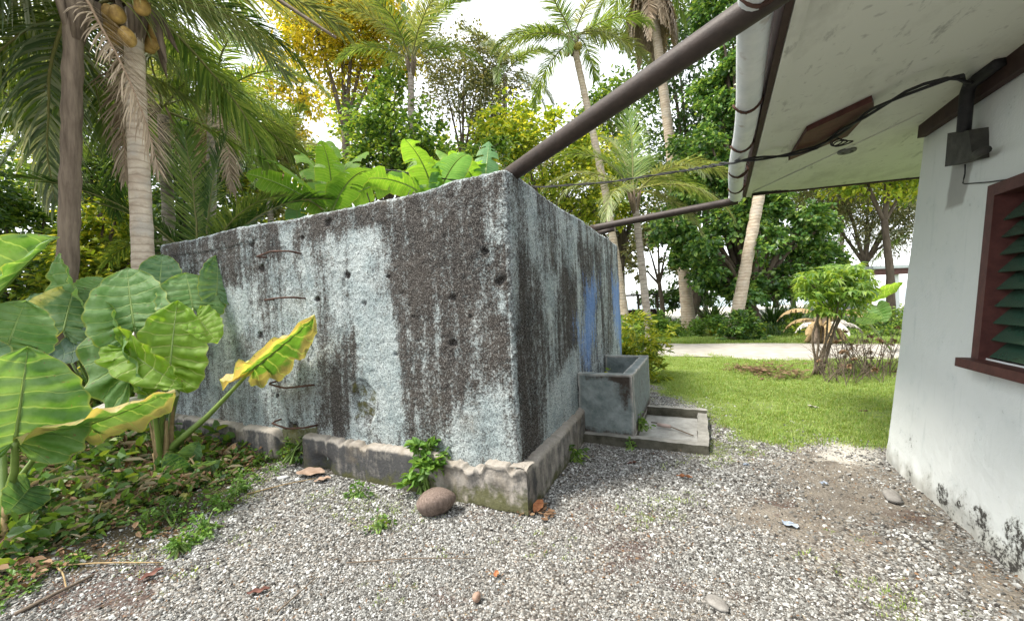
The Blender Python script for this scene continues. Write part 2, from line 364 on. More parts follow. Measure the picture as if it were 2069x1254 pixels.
def gutmat():
    m = NT('white gutter pipe'); p = m.pos(); mid = m.noise(p, 5, 5, .65)
    col = m.mix(m.ramp(mid, [(.35, 0.), (.7, 1.)]), (.62, .66, .68), (.8, .82, .82)); col = m.mix(m.ramp(m.noise(p, 11, 4), [(.6, 0.), (.74, .6)]), col, (.3, .25, .2))
    return m.done(col, .5, None, spec=.4)
M['gutter'] = gutmat()
def groundmat():
    m = NT('ground'); p = m.pos()
    gr = m.attr('grass'); dt = m.attr('dirt'); hm = m.attr('humus'); rd = m.attr('red'); ms = m.attr('moss'); wh = m.attr('pale')
    vor = m.n('TexVoronoi', Scale=58.0, Randomness=1.0); m.set(vor, 'Vector', p)
    cell = m.n('SeparateColor'); m.set(cell, 'i0', vor.outputs['Color'])
    stone = m.ramp(cell.outputs[0], [(0, (.13, .125, .115)), (.3, (.24, .225, .205)), (.65, (.36, .345, .32)), (1, (.55, .54, .51))])
    gap = m.ramp(vor.outputs['Distance'], [(.35, 0.), (.75, 1.)]); stone = m.mix(gap, stone, (.07, .06, .05))
    mid = m.noise(p, 6, 6, .65); fine = m.noise(p, 90, 4, .7); big = m.noise(p, 1.1, 4, .6)
    soil = m.mix(m.ramp(mid, [(.3, 0.), (.7, 1.)]), (.11, .095, .08), (.25, .225, .19)); soil = m.mix(m.ramp(fine, [(.52, 0.), (.70, .8)]), soil, (.36, .33, .29))
    def th(a, k=1.0, lo=.42, hi=.6): return m.ramp(m.math('ADD', a, m.math('MULTIPLY', m.math('SUBTRACT', mid, .5), k)), [(lo, 0.), (hi, 1.)])
    col = m.mix(th(dt, 1.2), stone, soil)
    col = m.mix(m.math('MULTIPLY', th(wh, 1.1), .8), col, m.mix(fine, (.4, .38, .34), (.62, .6, .55)))
    col = m.mix(m.math('MULTIPLY', th(rd, 1.3), .7), col, (.07, .04, .034))
    col = m.mix(m.math('MULTIPLY', th(ms, 1.3), .7), col, m.mix(fine, (.05, .07, .015), (.13, .14, .04)))
    col = m.mix(th(hm, .9), col, m.mix(fine, (.035, .03, .02), (.11, .09, .055)))
    gcol = m.mix(m.ramp(mid, [(.3, 0.), (.7, 1.)]), (.12, .17, .04), (.2, .26, .07)); gcol = m.mix(m.ramp(fine, [(.5, 0.), (.7, .7)]), gcol, (.2, .22, .07))
    col = m.mix(th(gr, 1.0, .38, .6), col, gcol)
    h = m.math('ADD', m.math('MULTIPLY', vor.outputs['Distance'], -1.2), m.math('ADD', m.math('MULTIPLY', fine, .6), mid))
    return m.done(col, .95, m.bump(h, .8, .012), spec=.15)
M['ground'] = groundmat()
def stonemat(name, stops, rough=.9):
    m = NT(name); r = m.n('ObjectInfo').outputs['Random']; p = m.pos()
    col = m.ramp(r, stops); nz = m.noise(p, 160, 3, .6); col = m.mix(m.ramp(nz, [(.5, 0.), (.75, .5)]), col, (.13, .12, .11))
    return m.done(col, rough, m.bump(nz, .3, .003), spec=.25)
M['gravel'] = stonemat('coral gravel', [(0, (.03, .028, .026)), (.25, (.11, .108, .10)), (.55, (.22, .22, .21)), (.82, (.36, .365, .355)), (1, (.62, .63, .62))])
M['road'] = simple('crushed coral road', (.27, .25, .22), (.42, .40, .36), 3, .95, .5)
M['sand'] = simple('pale beach sand', (.5, .47, .4), (.6, .57, .5), 1, .95)
def seamat():
    m = NT('sea water'); p = m.pos()
    return m.done((.10, .17, .19), .25, m.bump(m.noise(p, 1.5, 4), .4, .1), spec=.5)
M['sea'] = seamat()

# ------------------------------------------------------------------ geometry-node scatter (one object of kind stuff)
SRC = bpy.data.collections.new('scatter_sources')
def scatter(name, P, rot, scl, sources, label=None, cat=None, idx=None):
    n = len(P)
    me = bpy.data.meshes.new(name); me.vertices.add(n); me.vertices.foreach_set('co', np.asarray(P, np.float32).ravel())
    for k, a in (('rotv', rot), ('sclv', scl)):
        at = me.attributes.new(k, 'FLOAT_VECTOR', 'POINT'); at.data.foreach_set('vector', np.asarray(a, np.float32).ravel())
    ii = rng.integers(0, len(sources), n) if idx is None else idx
    at = me.attributes.new('pick', 'INT', 'POINT'); at.data.foreach_set('value', ii.astype(np.int32))
    me.update()
    o = link(name, me)
    c = bpy.data.collections.new(name+'_source')
    for k, s in enumerate(sources):
        so_ = bpy.data.objects.new(f'{name}_source_{k:02d}', s); c.objects.link(so_)
    g = bpy.data.node_groups.new(name+'_scatter', 'GeometryNodeTree')
    g.interface.new_socket('Geometry', in_out='INPUT', socket_type='NodeSocketGeometry')
    g.interface.new_socket('Geometry', in_out='OUTPUT', socket_type='NodeSocketGeometry')
    N = g.nodes; L = g.links
    gi = N.new('NodeGroupInput'); go = N.new('NodeGroupOutput')
    ci = N.new('GeometryNodeCollectionInfo'); ci.inputs['Collection'].default_value = c
    ci.inputs['Separate Children'].default_value = True; ci.inputs['Reset Children'].default_value = True
    ip = N.new('GeometryNodeInstanceOnPoints'); ip.inputs['Pick Instance'].default_value = True
    def na(nm, typ):
        x = N.new('GeometryNodeInputNamedAttribute'); x.data_type = typ; x.inputs['Name'].default_value = nm; return x.outputs[0]
    L.new(gi.outputs[0], ip.inputs['Points']); L.new(ci.outputs[0], ip.inputs['Instance'])
    L.new(na('pick', 'INT'), ip.inputs['Instance Index'])
    e2r = N.new('FunctionNodeEulerToRotation'); L.new(na('rotv', 'FLOAT_VECTOR'), e2r.inputs[0]); L.new(e2r.outputs[0], ip.inputs['Rotation'])
    L.new(na('sclv', 'FLOAT_VECTOR'), ip.inputs['Scale']); L.new(ip.outputs[0], go.inputs[0])
    md = o.modifiers.new('scatter', 'NODES'); md.node_group = g
    tag(o, label, cat, kind='stuff'); return o

# ================================================================== GROUND
def G(*px): return [tuple(gz(x, y)[:2]) for x, y in px]
lawn_poly = G((1300, 768), (1345, 800), (1440, 830), (1480, 885), (1560, 893), (1640, 882), (1790, 898))+[(3.2, 4.6), (60, 5), (60, 40), (-60, 40), (-60, 9.5), (-1.3, 9.0)]
humus_poly = [(-1.9, 30), (-40, 30), (-40, -20), (-3.3, -20)]+G((0, 1215), (140, 1150), (275, 1105), (400, 1050), (500, 990), (560, 938))+[(-4.3, 2.8), (-2, 7.6)]
mossp = [G((260, 1120), (330, 1040), (480, 985), (500, 1005), (400, 1060), (330, 1120)), G((1745, 1165), (1810, 1190), (1900, 1215), (1900, 1245), (1820, 1230), (1760, 1190)),
         G((1285, 1010), (1360, 1000), (1370, 1040), (1300, 1050)), G((655, 1000), (820, 1010), (860, 1045), (740, 1065), (690, 1040)), G((1400, 890), (1500, 890), (1560, 915), (1440, 930))]
dirtp = [G((1500, 930), (1640, 905), (1790, 930), (1998, 1100), (1998, 1254), (1860, 1120), (1700, 1060), (1560, 1010))+[], G((1560, 1010), (1998, 1060), (2300, 1254), (1900, 1200), (1650, 1110), (1450, 1060)),
         G((1350, 1215), (1470, 1190), (1500, 1254), (1380, 1254))]
redp = [G((1225, 1110), (1300, 1060), (1330, 1120), (1280, 1200), (1220, 1180)), G((160, 1150), (330, 1120), (330, 1200), (60, 1250), (20, 1230)), G((1700, 1060), (1860, 1030), (1900, 1090), (1760, 1110))]
palep = [G((1640, 885), (1800, 905), (1790, 940), (1660, 930)), G((1300, 800), (1420, 810), (1500, 850), (1460, 870), (1440, 840), (1320, 825)), G((1380, 905), (1480, 900), (1500, 930), (1420, 940))]
def masks(x, y):
    wob = (fbm(x*2.2, y*2.2, 4, 3)-.5)
    far = np.clip(np.hypot(x, y)/8, .25, 3)
    d = {}
    d['grass'] = soft(sdpoly(x, y, lawn_poly)+wob*.7*far, .5)
    d['humus'] = soft(sdpoly(x, y, humus_poly)+wob*.6, .35)*(1-d['grass'])
    def mp(ps, w, k): return np.max([soft(sdpoly(x, y, p)+wob*k, w) for p in ps], 0)
    d['moss'] = mp(mossp, .35, .3)*.62; d['dirt'] = mp(dirtp, .8, .9)*.8+.2*smooth((fbm(x*1.4, y*1.4, 3, 15)-.55)*6); d['red'] = np.maximum(mp(redp, .5, .4)*.85, .5*smooth((fbm(x*2.6, y*2.6, 4, 18)-.60)*9)); d['pale'] = mp(palep, .4, .3)*.75
    return d
gx = np.concatenate([-np.geomspace(1500, 8, 30), np.linspace(-7.9, 4.9, 330), np.geomspace(5, 1500, 34)])
gy = np.concatenate([-np.geomspace(1500, 1.2, 22), np.linspace(-1, 9, 300), np.geomspace(9.1, 1500, 60)])
GX, GY = np.meshgrid(gx, gy, indexing='ij')
def gheight(x, y):
    near = np.exp(-(np.hypot(x+.5, y-2)/9)**2)
    z = (fbm(x*.9, y*.9, 3, 21)-.5)*.035*near+(fbm(x*9, y*9, 3, 22)-.5)*.008*near
    hum = soft(sdpoly(x, y, humus_poly), 1.4); return z-.004+hum*.02*near
mk_ = masks(GX.ravel(), GY.ravel())
gV = np.stack([GX.ravel(), GY.ravel(), gheight(GX, GY).ravel()], 1)
ground = link('ground', mesh_data('ground', gV, grid_faces(len(gx), len(gy)), M['ground'], True, attrs=mk_)); tag(ground, kind='structure')
# road, beach, sea
n = 240; rx = np.linspace(-90, 90, n); V = []
y0 = 11.0+(fbm(rx*.9, rx*0, 5, 5)-.5)*1.3; y1 = 14.5+(fbm(rx*.6, rx*0+9, 4, 6)-.5)*1.0
V = np.concatenate([np.stack([rx, y0, np.full(n, .012)], 1), np.stack([rx, (y0+y1)/2, np.full(n, .03)], 1), np.stack([rx, y1, np.full(n, .012)], 1)]).reshape(3, n, 3).transpose(1, 0, 2).reshape(-1, 3)
tag(link('road', mesh_data('road', V, grid_faces(n, 3), M['road'])), kind='structure')
V = [(-120, 27, .02), (1400, 27, .02), (1400, 60, .02), (-120, 60, .02)]
tag(link('beach', mesh_data('beach', V, [(0, 1, 2, 3)], M['sand'])), kind='structure')
V = [(-1400, 60.5, .03), (1400, 60.5, .03), (1400, 2500, .03), (-1400, 2500, .03)]
tag(link('sea', mesh_data('sea', V, [(0, 1, 2, 3)], M['sea'])), kind='structure')

# ================================================================== WATER TANK
TX0, TX1, TY0, TY1, TH = -6.25, -1.22, 2.70, 7.30, 2.50
tank = empty('water_tank', ((TX0+TX1)/2, (TY0+TY1)/2, 0), 'large old concrete rainwater tank with black mould streaks over flaking blue paint', 'water tank')
TL = np.array(tank.location)
def FL(*px): return [(p[0], p[2]) for p in (ony(x, y, TY0) for x, y in px)]
def FR(*px): return [(p[1], p[2]) for p in (onx(x, y, TX1) for x, y in px)]
# u: perimeter samples with outward normals
def side(a, b, n, nrm, tagid): t = np.linspace(0, 1, n); return [(a[0]+(b[0]-a[0])*s, a[1]+(b[1]-a[1])*s, nrm[0], nrm[1], tagid) for s in t]
def arc(cx, cy, r, a0, a1, n, tagid): return [(cx+r*math.cos(a), cy+r*math.sin(a), math.cos(a), math.sin(a), tagid) for a in np.linspace(a0, a1, n)[1:-1]]
r = .045
U = side((TX0+r, TY0), (TX1-r, TY0), 470, (0, -1), 0)+arc(TX1-r, TY0+r, r, -math.pi/2, 0, 9, 1)+side((TX1, TY0+r), (TX1, TY1-r), 300, (1, 0), 2) \
    +arc(TX1-r, TY1-r, r, 0, math.pi/2, 6, 3)+side((TX1-r, TY1), (TX0+r, TY1), 40, (0, 1), 4)+arc(TX0+r, TY1-r, r, math.pi/2, math.pi, 6, 5) \
    +side((TX0, TY1-r), (TX0, TY0+r), 40, (-1, 0), 6)+arc(TX0+r, TY0+r, r, math.pi, 1.5*math.pi, 6, 7)
U = np.array(U+[U[0]])
zz = np.concatenate([np.linspace(0, .28, 4)[:-1], np.linspace(.28, TH-.03, 215)])
nu, nz_ = len(U), len(zz)
ux, uy, nx_, ny_, ut = [U[:, k][:, None] for k in range(5)]
z = zz[None, :]+0*ux
per = np.r_[0, np.cumsum(np.hypot(np.diff(U[:, 0]), np.diff(U[:, 1])))][:, None]+0*z
per[-1] = per[0]
topv = (fbm(per[:, :1]*1.3, per[:, :1]*0, 4, 31)-.5)*.08+(fbm(per[:, :1]*9, per[:, :1]*0+3, 3, 33)-.5)*.012
topv[-1] = topv[0]
z = z+topv*smooth((z-1.9)/.6)
disp = (fbm(per*1.3, z*1.3, 3, 40)-.5)*.03+(fbm(per*26, z*26, 3, 41)-.5)*.014+(fbm(per*75, z*75, 2, 44)-.5)*.009
lip = smooth((z-(2.33+.05*(fbm(per*2, z*0, 3, 45)-.5)))/.015)*soft(np.abs(per-.9)-1.0, .5); disp += lip*.012
face0 = (ut == 0)+0*z; face2 = (ut >= 2)*(ut < 3)+0*z
pits = [(664, 449, 10), (509, 495, 13), (527, 542, 12), (702, 556, 9), (640, 603, 10), (736, 612, 6), (524, 678, 13), (786, 559, 7), (978, 508, 9), (1013, 566, 11), (916, 601, 8), (914, 694, 9), (800, 717, 7), (590, 862, 20), (660, 430, 6), (560, 800, 8), (870, 470, 5), (950, 640, 6), (610, 480, 6), (836, 640, 5)]
pitm = np.zeros_like(z)
X_ = ux+0*z
for (a, b, rr) in pits:
    c = FL((a, b))[0]; R_ = rr*4.1/FOC*.62
    dd = np.hypot((X_-c[0])/1.25, (z-c[1])*(1.0))/R_+(fbm(per*22, z*22, 3, 50)-.5)*1.9
    k = smooth(1.25-dd)*face0; disp -= k*min(.045, R_*1.1); pitm = np.maximum(pitm, k)
c = FL((735, 815))[0]; dd = np.hypot((X_-c[0])/.16, (z-c[1])/.2)+(fbm(per*9, z*9, 2, 51)-.5)*.5
k = smooth((1.1-dd)*2.5)*face0; disp -= k*.05
# colour masks
wob = (fbm(per*5, z*2.0, 4, 60)-.5)*.6+(fbm(per*17, z*.8, 4, 61)-.5)*1.1
st = np.full(z.shape, .52)
def paint(poly, val, w, wk=.14, f=None, tx=None, arr=None):
    global st
    tx = X_ if tx is None else tx; f = face0 if f is None else f
    k = smooth(soft(sdpoly(tx, z, poly)+wob*wk*1.8, w*1.9))*f*.86
    st = st*(1-k)+val*k
st = np.where(face0 > 0, .42, st); st = np.where(face2 > 0, .55, st)
paint(FL((330, 480), (560, 400), (840, 360), (1060, 330), (1060, 430), (1040, 470), (960, 480), (870, 450), (780, 480), (690, 475), (600, 500), (560, 525), (500, 580), (400, 570), (330, 600)), .82, .10)
paint(FL((782, 440), (1000, 420), (990, 560), (1010, 700), (985, 790), (925, 830), (905, 900), (850, 900), (815, 880), (800, 700), (778, 600)), .86, .10, .08)
paint(FL((690, 640), (722, 690), (722, 800), (700, 880), (645, 860), (660, 740)), .9, .12)
paint(FL((1000, 480), (1062, 440), (1064, 945), (1045, 930), (1022, 820), (1000, 740)), .84, .08)
paint(FL((740, 830), (800, 830), (800, 900), (740, 895)), .6, .12)
paint(FL((470, 555), (500, 555), (505, 620), (480, 610)), .75, .06); paint(FL((525, 560), (545, 560), (540, 700), (528, 700)), .66, .06); paint(FL((412, 690), (430, 690), (428, 800), (415, 800)), .62, .08)
paint(FL((720, 720), (760, 740), (765, 860), (730, 870)), .66, .1)
paint(FL((700, 470), (770, 455), (776, 600), (796, 690), (803, 880), (760, 890), (738, 780), (728, 680), (702, 600), (692, 520)), .22, .08, .06)
paint(FL((1000, 400), (1030, 395), (1032, 470), (1012, 540), (995, 470)), .52, .08)
paint(FL((960, 500), (1062, 500), (1064, 800), (1000, 770), (960, 700)), .8, .10)
paint(FL((990, 790), (1010, 840), (1042, 940), (930, 930), (895, 925), (915, 815), (930, 850), (962, 850)), .26, .07, .05)
paint(FL((998, 580), (1022, 590), (1026, 640), (1002, 632)), .34, .05, .05)
paint(FL((430, 590), (500, 575), (505, 650), (470, 690), (400, 700)), .2, .08)
paint(FL((545, 530), (690, 530), (692, 640), (600, 650), (545, 600)), .34, .1)
paint(FL((562, 462), (592, 452), (590, 515), (572, 512)), .3, .05, .04)
paint(FL((835, 830), (850, 830), (856, 900), (842, 900)), .4, .05, .04)
Yr = uy+0*z
def pr(p, v, w=.12, k=.08): paint(FR(*p), v, w, k, face2, Yr)
pr([(1040, 340), (1250, 470), (1250, 520), (1150, 450), (1040, 400)], .6)
pr([(1050, 480), (1095, 560), (1100, 900), (1060, 945), (1040, 940)], .82); pr([(1125, 540), (1165, 560), (1168, 720), (1120, 790), (1130, 680)], .85)
pr([(1165, 480), (1215, 500), (1215, 600), (1200, 640), (1175, 600)], .85); pr([(1218, 520), (1236, 520), (1236, 720), (1215, 720)], .7)
pr([(1055, 375), (1085, 400), (1080, 520), (1065, 480)], .25); pr([(1095, 560), (1126, 560), (1115, 650), (1100, 640)], .2)
pr([(1110, 790), (1170, 690), (1172, 840), (1100, 905)], .2); pr([(1120, 410), (1165, 440), (1165, 540), (1140, 520)], .36)
pr([(1168, 540), (1176, 540), (1176, 820), (1168, 820)], .3, .06); pr([(1240, 600), (1252, 600), (1252, 760), (1240, 760)], .35)
st = st+pitm*.5+(fbm(per*3.2, z*1.0, 3, 63)-.5)*.25
blue = np.zeros_like(z)
for p in ([(1181, 560), (1206, 570), (1201, 690), (1192, 745), (1176, 700)], [(1237, 570), (1253, 570), (1254, 690), (1243, 660)], [(1165, 650), (1176, 680), (1192, 745), (1182, 748)]):
    blue = np.maximum(blue, soft(sdpoly(Yr, z, FR(*p))+wob*.5-.04, .45)*1.0*face2)
moss = np.zeros_like(z)
for p, v in (([(700, 760), (760, 790), (760, 850), (710, 850)], .5), ([(880, 790), (1000, 780), (1000, 860), (880, 880)], .22), ([(545, 860), (640, 860), (640, 930), (545, 930)], .75), ([(560, 760), (600, 760), (600, 800), (560, 800)], .3)):
    moss = np.maximum(moss, v*soft(sdpoly(X_, z, FL(*p))+wob*.1, .1)*face0)
even = soft(sdpoly(X_, z, FL((430, 585), (505, 570), (505, 650), (470, 690), (380, 720)))+wob*.1, .06)*face0
# top profile rows appended: rounded rim, inner face
rows = [(x_, y_) for x_, y_ in ((0.0, 0), (.012, .022), (.04, .036), (.12, .036), (.165, .02), (.18, -.02), (.18, -.3))]
ox = ux+nx_*disp; oy = uy+ny_*disp
P = [np.stack([ox, oy, z], -1)]
lastd = disp[:, -1:]
for (inn, up) in rows[1:]:
    jit = (fbm(per[:, :1]*22, per[:, :1]*0+inn*40, 3, 70)-.5)*.016; jit[-1] = jit[0]
    P.append(np.stack([ux+nx_*(lastd-inn), uy+ny_*(lastd-inn), z[:, -1:]+up+jit], -1))
P = np.concatenate(P, 1); nv = P.shape[1]; ex = nv-nz_
def ext(a, v=None): return np.concatenate([a, np.repeat(a[:, -1:], ex, 1) if v is None else np.full((nu, ex), v)], 1)
pst = ext(st); pst[:, nz_:nz_+4] = .3+.3*fbm(per[:, :1]*7, per[:, :1]*0, 3, 71)
link('wall', mesh_data('tank wall', P.reshape(-1, 3)-TL, grid_faces(nu, nv), M['concrete'], True, attrs=dict(stain=pst, blue=ext(blue, 0), moss=ext(moss, 0), even=ext(even, 0))), tank)
mb = MB(); mb.box(TX0+.17, TX1-.17, TY0+.17, TY1-.17, 2.2, 2.3)
me = mb.data('tank roof slab', M['tray']); me.transform(Matrix.Translation(-tank.location)); link('roof_slab', me, tank)
# ledge (plinth) with its broken stretches
def ledge_mesh(L0, L1, side_, n):
    s = np.linspace(L0, L1, n)
    h = np.full(n, .325)+(fbm(s*3, s*0, 3, 80)-.5)*.016+(fbm(s*38, s*0, 3, 79)-.5)*.016-.03*smooth((fbm(s*11, s*0, 3, 78)-.66)*14); d = np.full(n, .085)+(fbm(s*5, s*0+4, 3, 81)-.5)*.02
    mossv = np.zeros(n)
    if side_ == 'L':
        a, b = -3.98, -3.52                     # broken-out gap
        g = smooth((s-a)/.10)*smooth((b-s)/.06); d = d*(1-g)-.03*g+g*.05*fbm(s*20, s*0, 3, 82); h = h-g*(.05+.16*fbm(s*9, s*0, 3, 83)); mossv += g
        g2 = smooth((s+1.95)/.12)               # spalled corner
        h = h-g2*.05*smooth((fbm(s*7, s*0, 5, 84)-.45)*6)*smooth((-1.15-s)/.2); d = d+g2*.02*(fbm(s*14, s*0, 3, 85))
        for c0, w0, k0 in ((-5.0, .02, .03), (-2.9, .012, .02)): h -= k0*np.exp(-((s-c0)/w0)**2)
    else:
        g = smooth((s-3.75)/.08); h = h+.02*g-.04*g*fbm(s*15, s*0, 3, 86); d = d-.02*g
    prof = [(0, 0), (0, .18), (0, .36), (0, .54), (0, .72), (0, .88), (.08, .97), (.25, 1.0), (.6, 1.02), (1.0, 1.0)]
    V = []; S = []; Mo = []
    for k, (q, r_) in enumerate(prof):
        o = d*(1-q)+(.03 if False else 0); zk = h*r_
        nj = (fbm(s*18, s*0+k*1.7, 4, 87)-.5)*(.014 if k < 6 else .02)
        if side_ == 'L':
            sp = smooth((s+1.98)/.1)*smooth((.0-np.abs(r_-.62)+.36)/.1)*(1 if k < 7 else 0)
            nj = nj-sp*.028*smooth((fbm(s*5, s*0+k*.8, 3, 88)-.35)*5)
            hole = np.exp(-((s+3.28)/.12)**2)*(1 if k < 3 else .0)*.09; nj = nj-hole
        else: sp = 0*s
        off = -(o+nj)
        if k == len(prof)-1: off = 0*s+.06
        zj = zk+(fbm(s*25, s*0+k, 3, 89)-.5)*.012*(k > 5)
        if side_ == 'L': V.append(np.stack([s, TY0+off, zj], 1))
        else: V.append(np.stack([TX1-off, s, zj], 1))
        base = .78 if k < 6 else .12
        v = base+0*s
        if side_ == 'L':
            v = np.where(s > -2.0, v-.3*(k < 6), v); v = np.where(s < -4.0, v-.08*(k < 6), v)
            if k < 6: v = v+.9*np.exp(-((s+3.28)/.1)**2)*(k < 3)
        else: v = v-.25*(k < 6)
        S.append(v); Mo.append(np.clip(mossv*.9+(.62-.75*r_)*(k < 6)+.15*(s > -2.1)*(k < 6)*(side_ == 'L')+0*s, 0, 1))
    V = np.stack(V, 1); nn = len(prof)
    return V.reshape(-1, 3), grid_faces(n, nn), np.stack(S, 1).ravel(), np.stack(Mo, 1).ravel()
for sd_, a, b, n in (('L', TX0-.05, TX1+.085, 420), ('R', TY0-.085, TY1, 260)):
    V, F, S, Mo = ledge_mesh(a, b, sd_, n)
    if sd_ == 'R': F = F[:, ::-1]
    link('ledge', mesh_data('ledge', V-TL, F[:, ::-1] if sd_ == 'L' else F[:, ::-1], M['ledge'], True, attrs=dict(stain=S, moss=Mo)), tank)
# iron rungs
for k, (xl, xr, zr, pro, kink) in enumerate([(-4.06, -3.52, 2.13, .13, .03), (-3.98, -3.50, 1.68, .12, .01), (-3.62, -3.44, 1.22, .10, .0), (-3.98, -3.42, .82, .12, -.03), (-3.95, -3.42, .42, .13, -.03)]):
    y = TY0
    pts = [(xl, y+.03, zr+.01), (xl, y-pro*.9, zr), ((xl+xr)/2, y-pro, zr+kink), (xr, y-pro, zr+.005), (xr+.01, y+.03, zr-.01)]
    if k == 2: pts = pts[2:]
    mb = MB(); mb.tube(spline(pts, 16), .0095, 8, True, .25); o = mb.build('rung', M['rust'], tank, True); o.data.transform(Matrix.Translation(-tank.location))

# ================================================================== TROUGH, TRAY
def rough_hexa_mesh(name, boxes, mat, cell=.03, amp=.006, stainf=None, org=(0, 0, 0)):
    Vs = []; Fs = []; Sd = []; Ed = []; n0 = 0
    for (x0, x1, y0, y1, z0, z1) in boxes:
        lo = np.array([x0, y0, z0]); hi = np.array([x1, y1, z1]); dv = np.maximum(1, np.round((hi-lo)/cell).astype(int))
        for ax in range(3):
            b, c = [(1, 2), (2, 0), (0, 1)][ax]
            for s in (0, 1):
                t1 = np.linspace(0, 1, dv[b]+1); t2 = np.linspace(0, 1, dv[c]+1); A, B = np.meshgrid(t1, t2, indexing='ij')
                P = np.zeros(A.shape+(3,)); P[..., ax] = (lo, hi)[s][ax]; P[..., b] = lo[b]+A*(hi[b]-lo[b]); P[..., c] = lo[c]+B*(hi[c]-lo[c])
                e = np.minimum.reduce([A*(hi[b]-lo[b]), (1-A)*(hi[b]-lo[b]), B*(hi[c]-lo[c]), (1-B)*(hi[c]-lo[c])])
                cc = (lo+hi)/2
                F = grid_faces(*A.shape); F = F if s else F[:, ::-1]
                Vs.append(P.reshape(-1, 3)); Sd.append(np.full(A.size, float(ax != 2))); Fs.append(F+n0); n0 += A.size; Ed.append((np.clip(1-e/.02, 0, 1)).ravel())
    V = np.concatenate(Vs); F = np.concatenate(Fs)
    key = V[:, 0]*3.1+V[:, 2]*1.7
    dx = (fbm(V[:, 1]*11+V[:, 2]*7, V[:, 2]*13+V[:, 0]*5, 3, 91)-.5)*amp*2; dy = (fbm(V[:, 0]*11+V[:, 2]*6, V[:, 2]*12+V[:, 1]*3, 3, 92)-.5)*amp*2; dz = (fbm(V[:, 0]*12, V[:, 1]*12, 3, 93)-.5)*amp*2
    stn = stainf(V) if stainf else np.zeros(len(V))
    V = V+np.stack([dx, dy, dz], 1)-np.array(org)
    return mesh_data(name, V, F, mat, False, attrs=dict(stain=stn, edge=np.concatenate(Ed), side=np.concatenate(Sd), white=((V[:, 0]+org[0]) > -.645).astype(float)*(org[1] == 5.1)))
tr = empty('water_trough', (-.92, 5.1, 0), 'open grey cement trough built against the right side of the tank', 'trough')
tx0, tx1, ty0, ty1, tz0, tz1 = -1.21, -.64, 4.32, 5.90, .075, .725
def tst(V):
    d = np.zeros(len(V)); x, y, z = V.T
    nn_ = fbm(x*14, z*5, 4, 95)-.5; d += .85*soft(np.abs(x+.70)-.10-.06*(z-.3)+nn_*.16, .14)*(y < ty0+.02)*smooth((z-.25+nn_*.5)/.3)+.35*nn_*2*(y < ty0+.02)+.45*soft(z-.16, .1)
    d += .8*soft(.68-z, .03)*0; d += .7*soft(np.abs(z-.69)-.03, .03)*(y < ty0+.02)*(x > -1.12)
    d += .45*(x > tx1-.01)+.3*soft(z-.12, .06); d = np.where(z > tz1-.005, .15, d)
    d = np.where((x < tx1-.02) & (y > ty0+.05) & (z < tz1-.02) & (x > tx0+.02), .2, d); return d
to = np.array(tr.location)
link('front_wall', rough_hexa_mesh('trough front', [(tx0, tx1, ty0, ty0+.10, tz0, tz1)], M['trough'], .03, .006, tst, to), tr)
link('side_wall', rough_hexa_mesh('trough side', [(tx1-.11, tx1+.004, ty0+.102, ty1-.102, tz0, tz1-.006)], M['trough'], .03, .008, tst, to), tr)
link('back_wall', rough_hexa_mesh('trough back', [(tx0, tx1, ty1-.10, ty1, tz0, tz1)], M['trough'], .03, .006, tst, to), tr)
link('trough_floor', rough_hexa_mesh('trough floor', [(tx0, tx1-.112, ty0+.102, ty1-.102, tz0, .4)], M['trough'], .05, .008, tst, to), tr)
ty = empty('wash_tray', (-.35, 4.95, 0), 'low cement tray with raised kerb on the gravel beside the trough', 'tray')
to = np.array(ty.location)
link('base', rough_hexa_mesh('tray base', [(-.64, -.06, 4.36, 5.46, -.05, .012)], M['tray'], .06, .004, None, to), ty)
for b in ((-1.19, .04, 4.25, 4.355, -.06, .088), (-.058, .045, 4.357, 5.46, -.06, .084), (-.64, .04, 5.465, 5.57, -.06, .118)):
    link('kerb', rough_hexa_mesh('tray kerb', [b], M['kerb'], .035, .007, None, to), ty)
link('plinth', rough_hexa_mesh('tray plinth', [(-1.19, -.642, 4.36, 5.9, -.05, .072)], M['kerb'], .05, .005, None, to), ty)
mb = MB(); mb.tube(spline([(-.55, 5.05, .04), (-.4, 4.98, .05), (-.1, 4.7, .035)], 8), .007, 6)
tag(mb.build('stick', M['twig'], None, True), 'thin pale stick lying across the floor of the cement tray', 'stick')
mb = MB(); mb.tube([(-.47, 4.93, .055), (-.4, 4.91, .055), (-.33, 4.89, .055)], [.02, .022, .02], 10)
tag(mb.build('bottle', simple('faded pink plastic', (.4, .3, .27), (.5, .4, .36), 9, .5), None, True), 'small faded pinkish bottle lying in the cement tray', 'bottle')

# ================================================================== HOUSE
HB, HT, HZ = 1.405, 1.665, 2.76           # base and top X of the battered wall
house = empty('house', (1.4, 4.6, 0), 'white plastered house with flaring wall base and wide overhanging eaves', 'house')
HL = np.array(house.location)
def wx(z): return HB+(HT-HB)*z/HZ+.0*z
def wyend(z): return 4.60-.17*z/HZ
yy = np.linspace(-3, 1, 120); yy = np.concatenate([np.linspace(-3, 2.2, 30)[:-1], np.linspace(2.2, 1.0, 2)[:0], np.linspace(2.2, 4.61, 170)])
zz2 = np.concatenate([np.linspace(-.05, .5, 60), np.linspace(.5, HZ, 90)[1:]])
WIN = (2.05, 3.44, 1.06, 2.02)            # y0,y1,z0,z1 of the opening
Yg, Zg = np.meshgrid(yy, zz2, indexing='ij')
Yg2 = Yg*np.where(Yg > 0, wyend(Zg)/4.60, 1)
amp = (fbm(Yg*2, Zg*2, 3, 101)-.5)*.012+(fbm(Yg*22, Zg*22, 3, 102)-.5)*.004
basez = smooth((.22-Zg)/.25)
amp = amp+basez*(fbm(Yg*7, Zg*7, 3, 103)-.45)*.04
Xg = wx(Zg)-amp
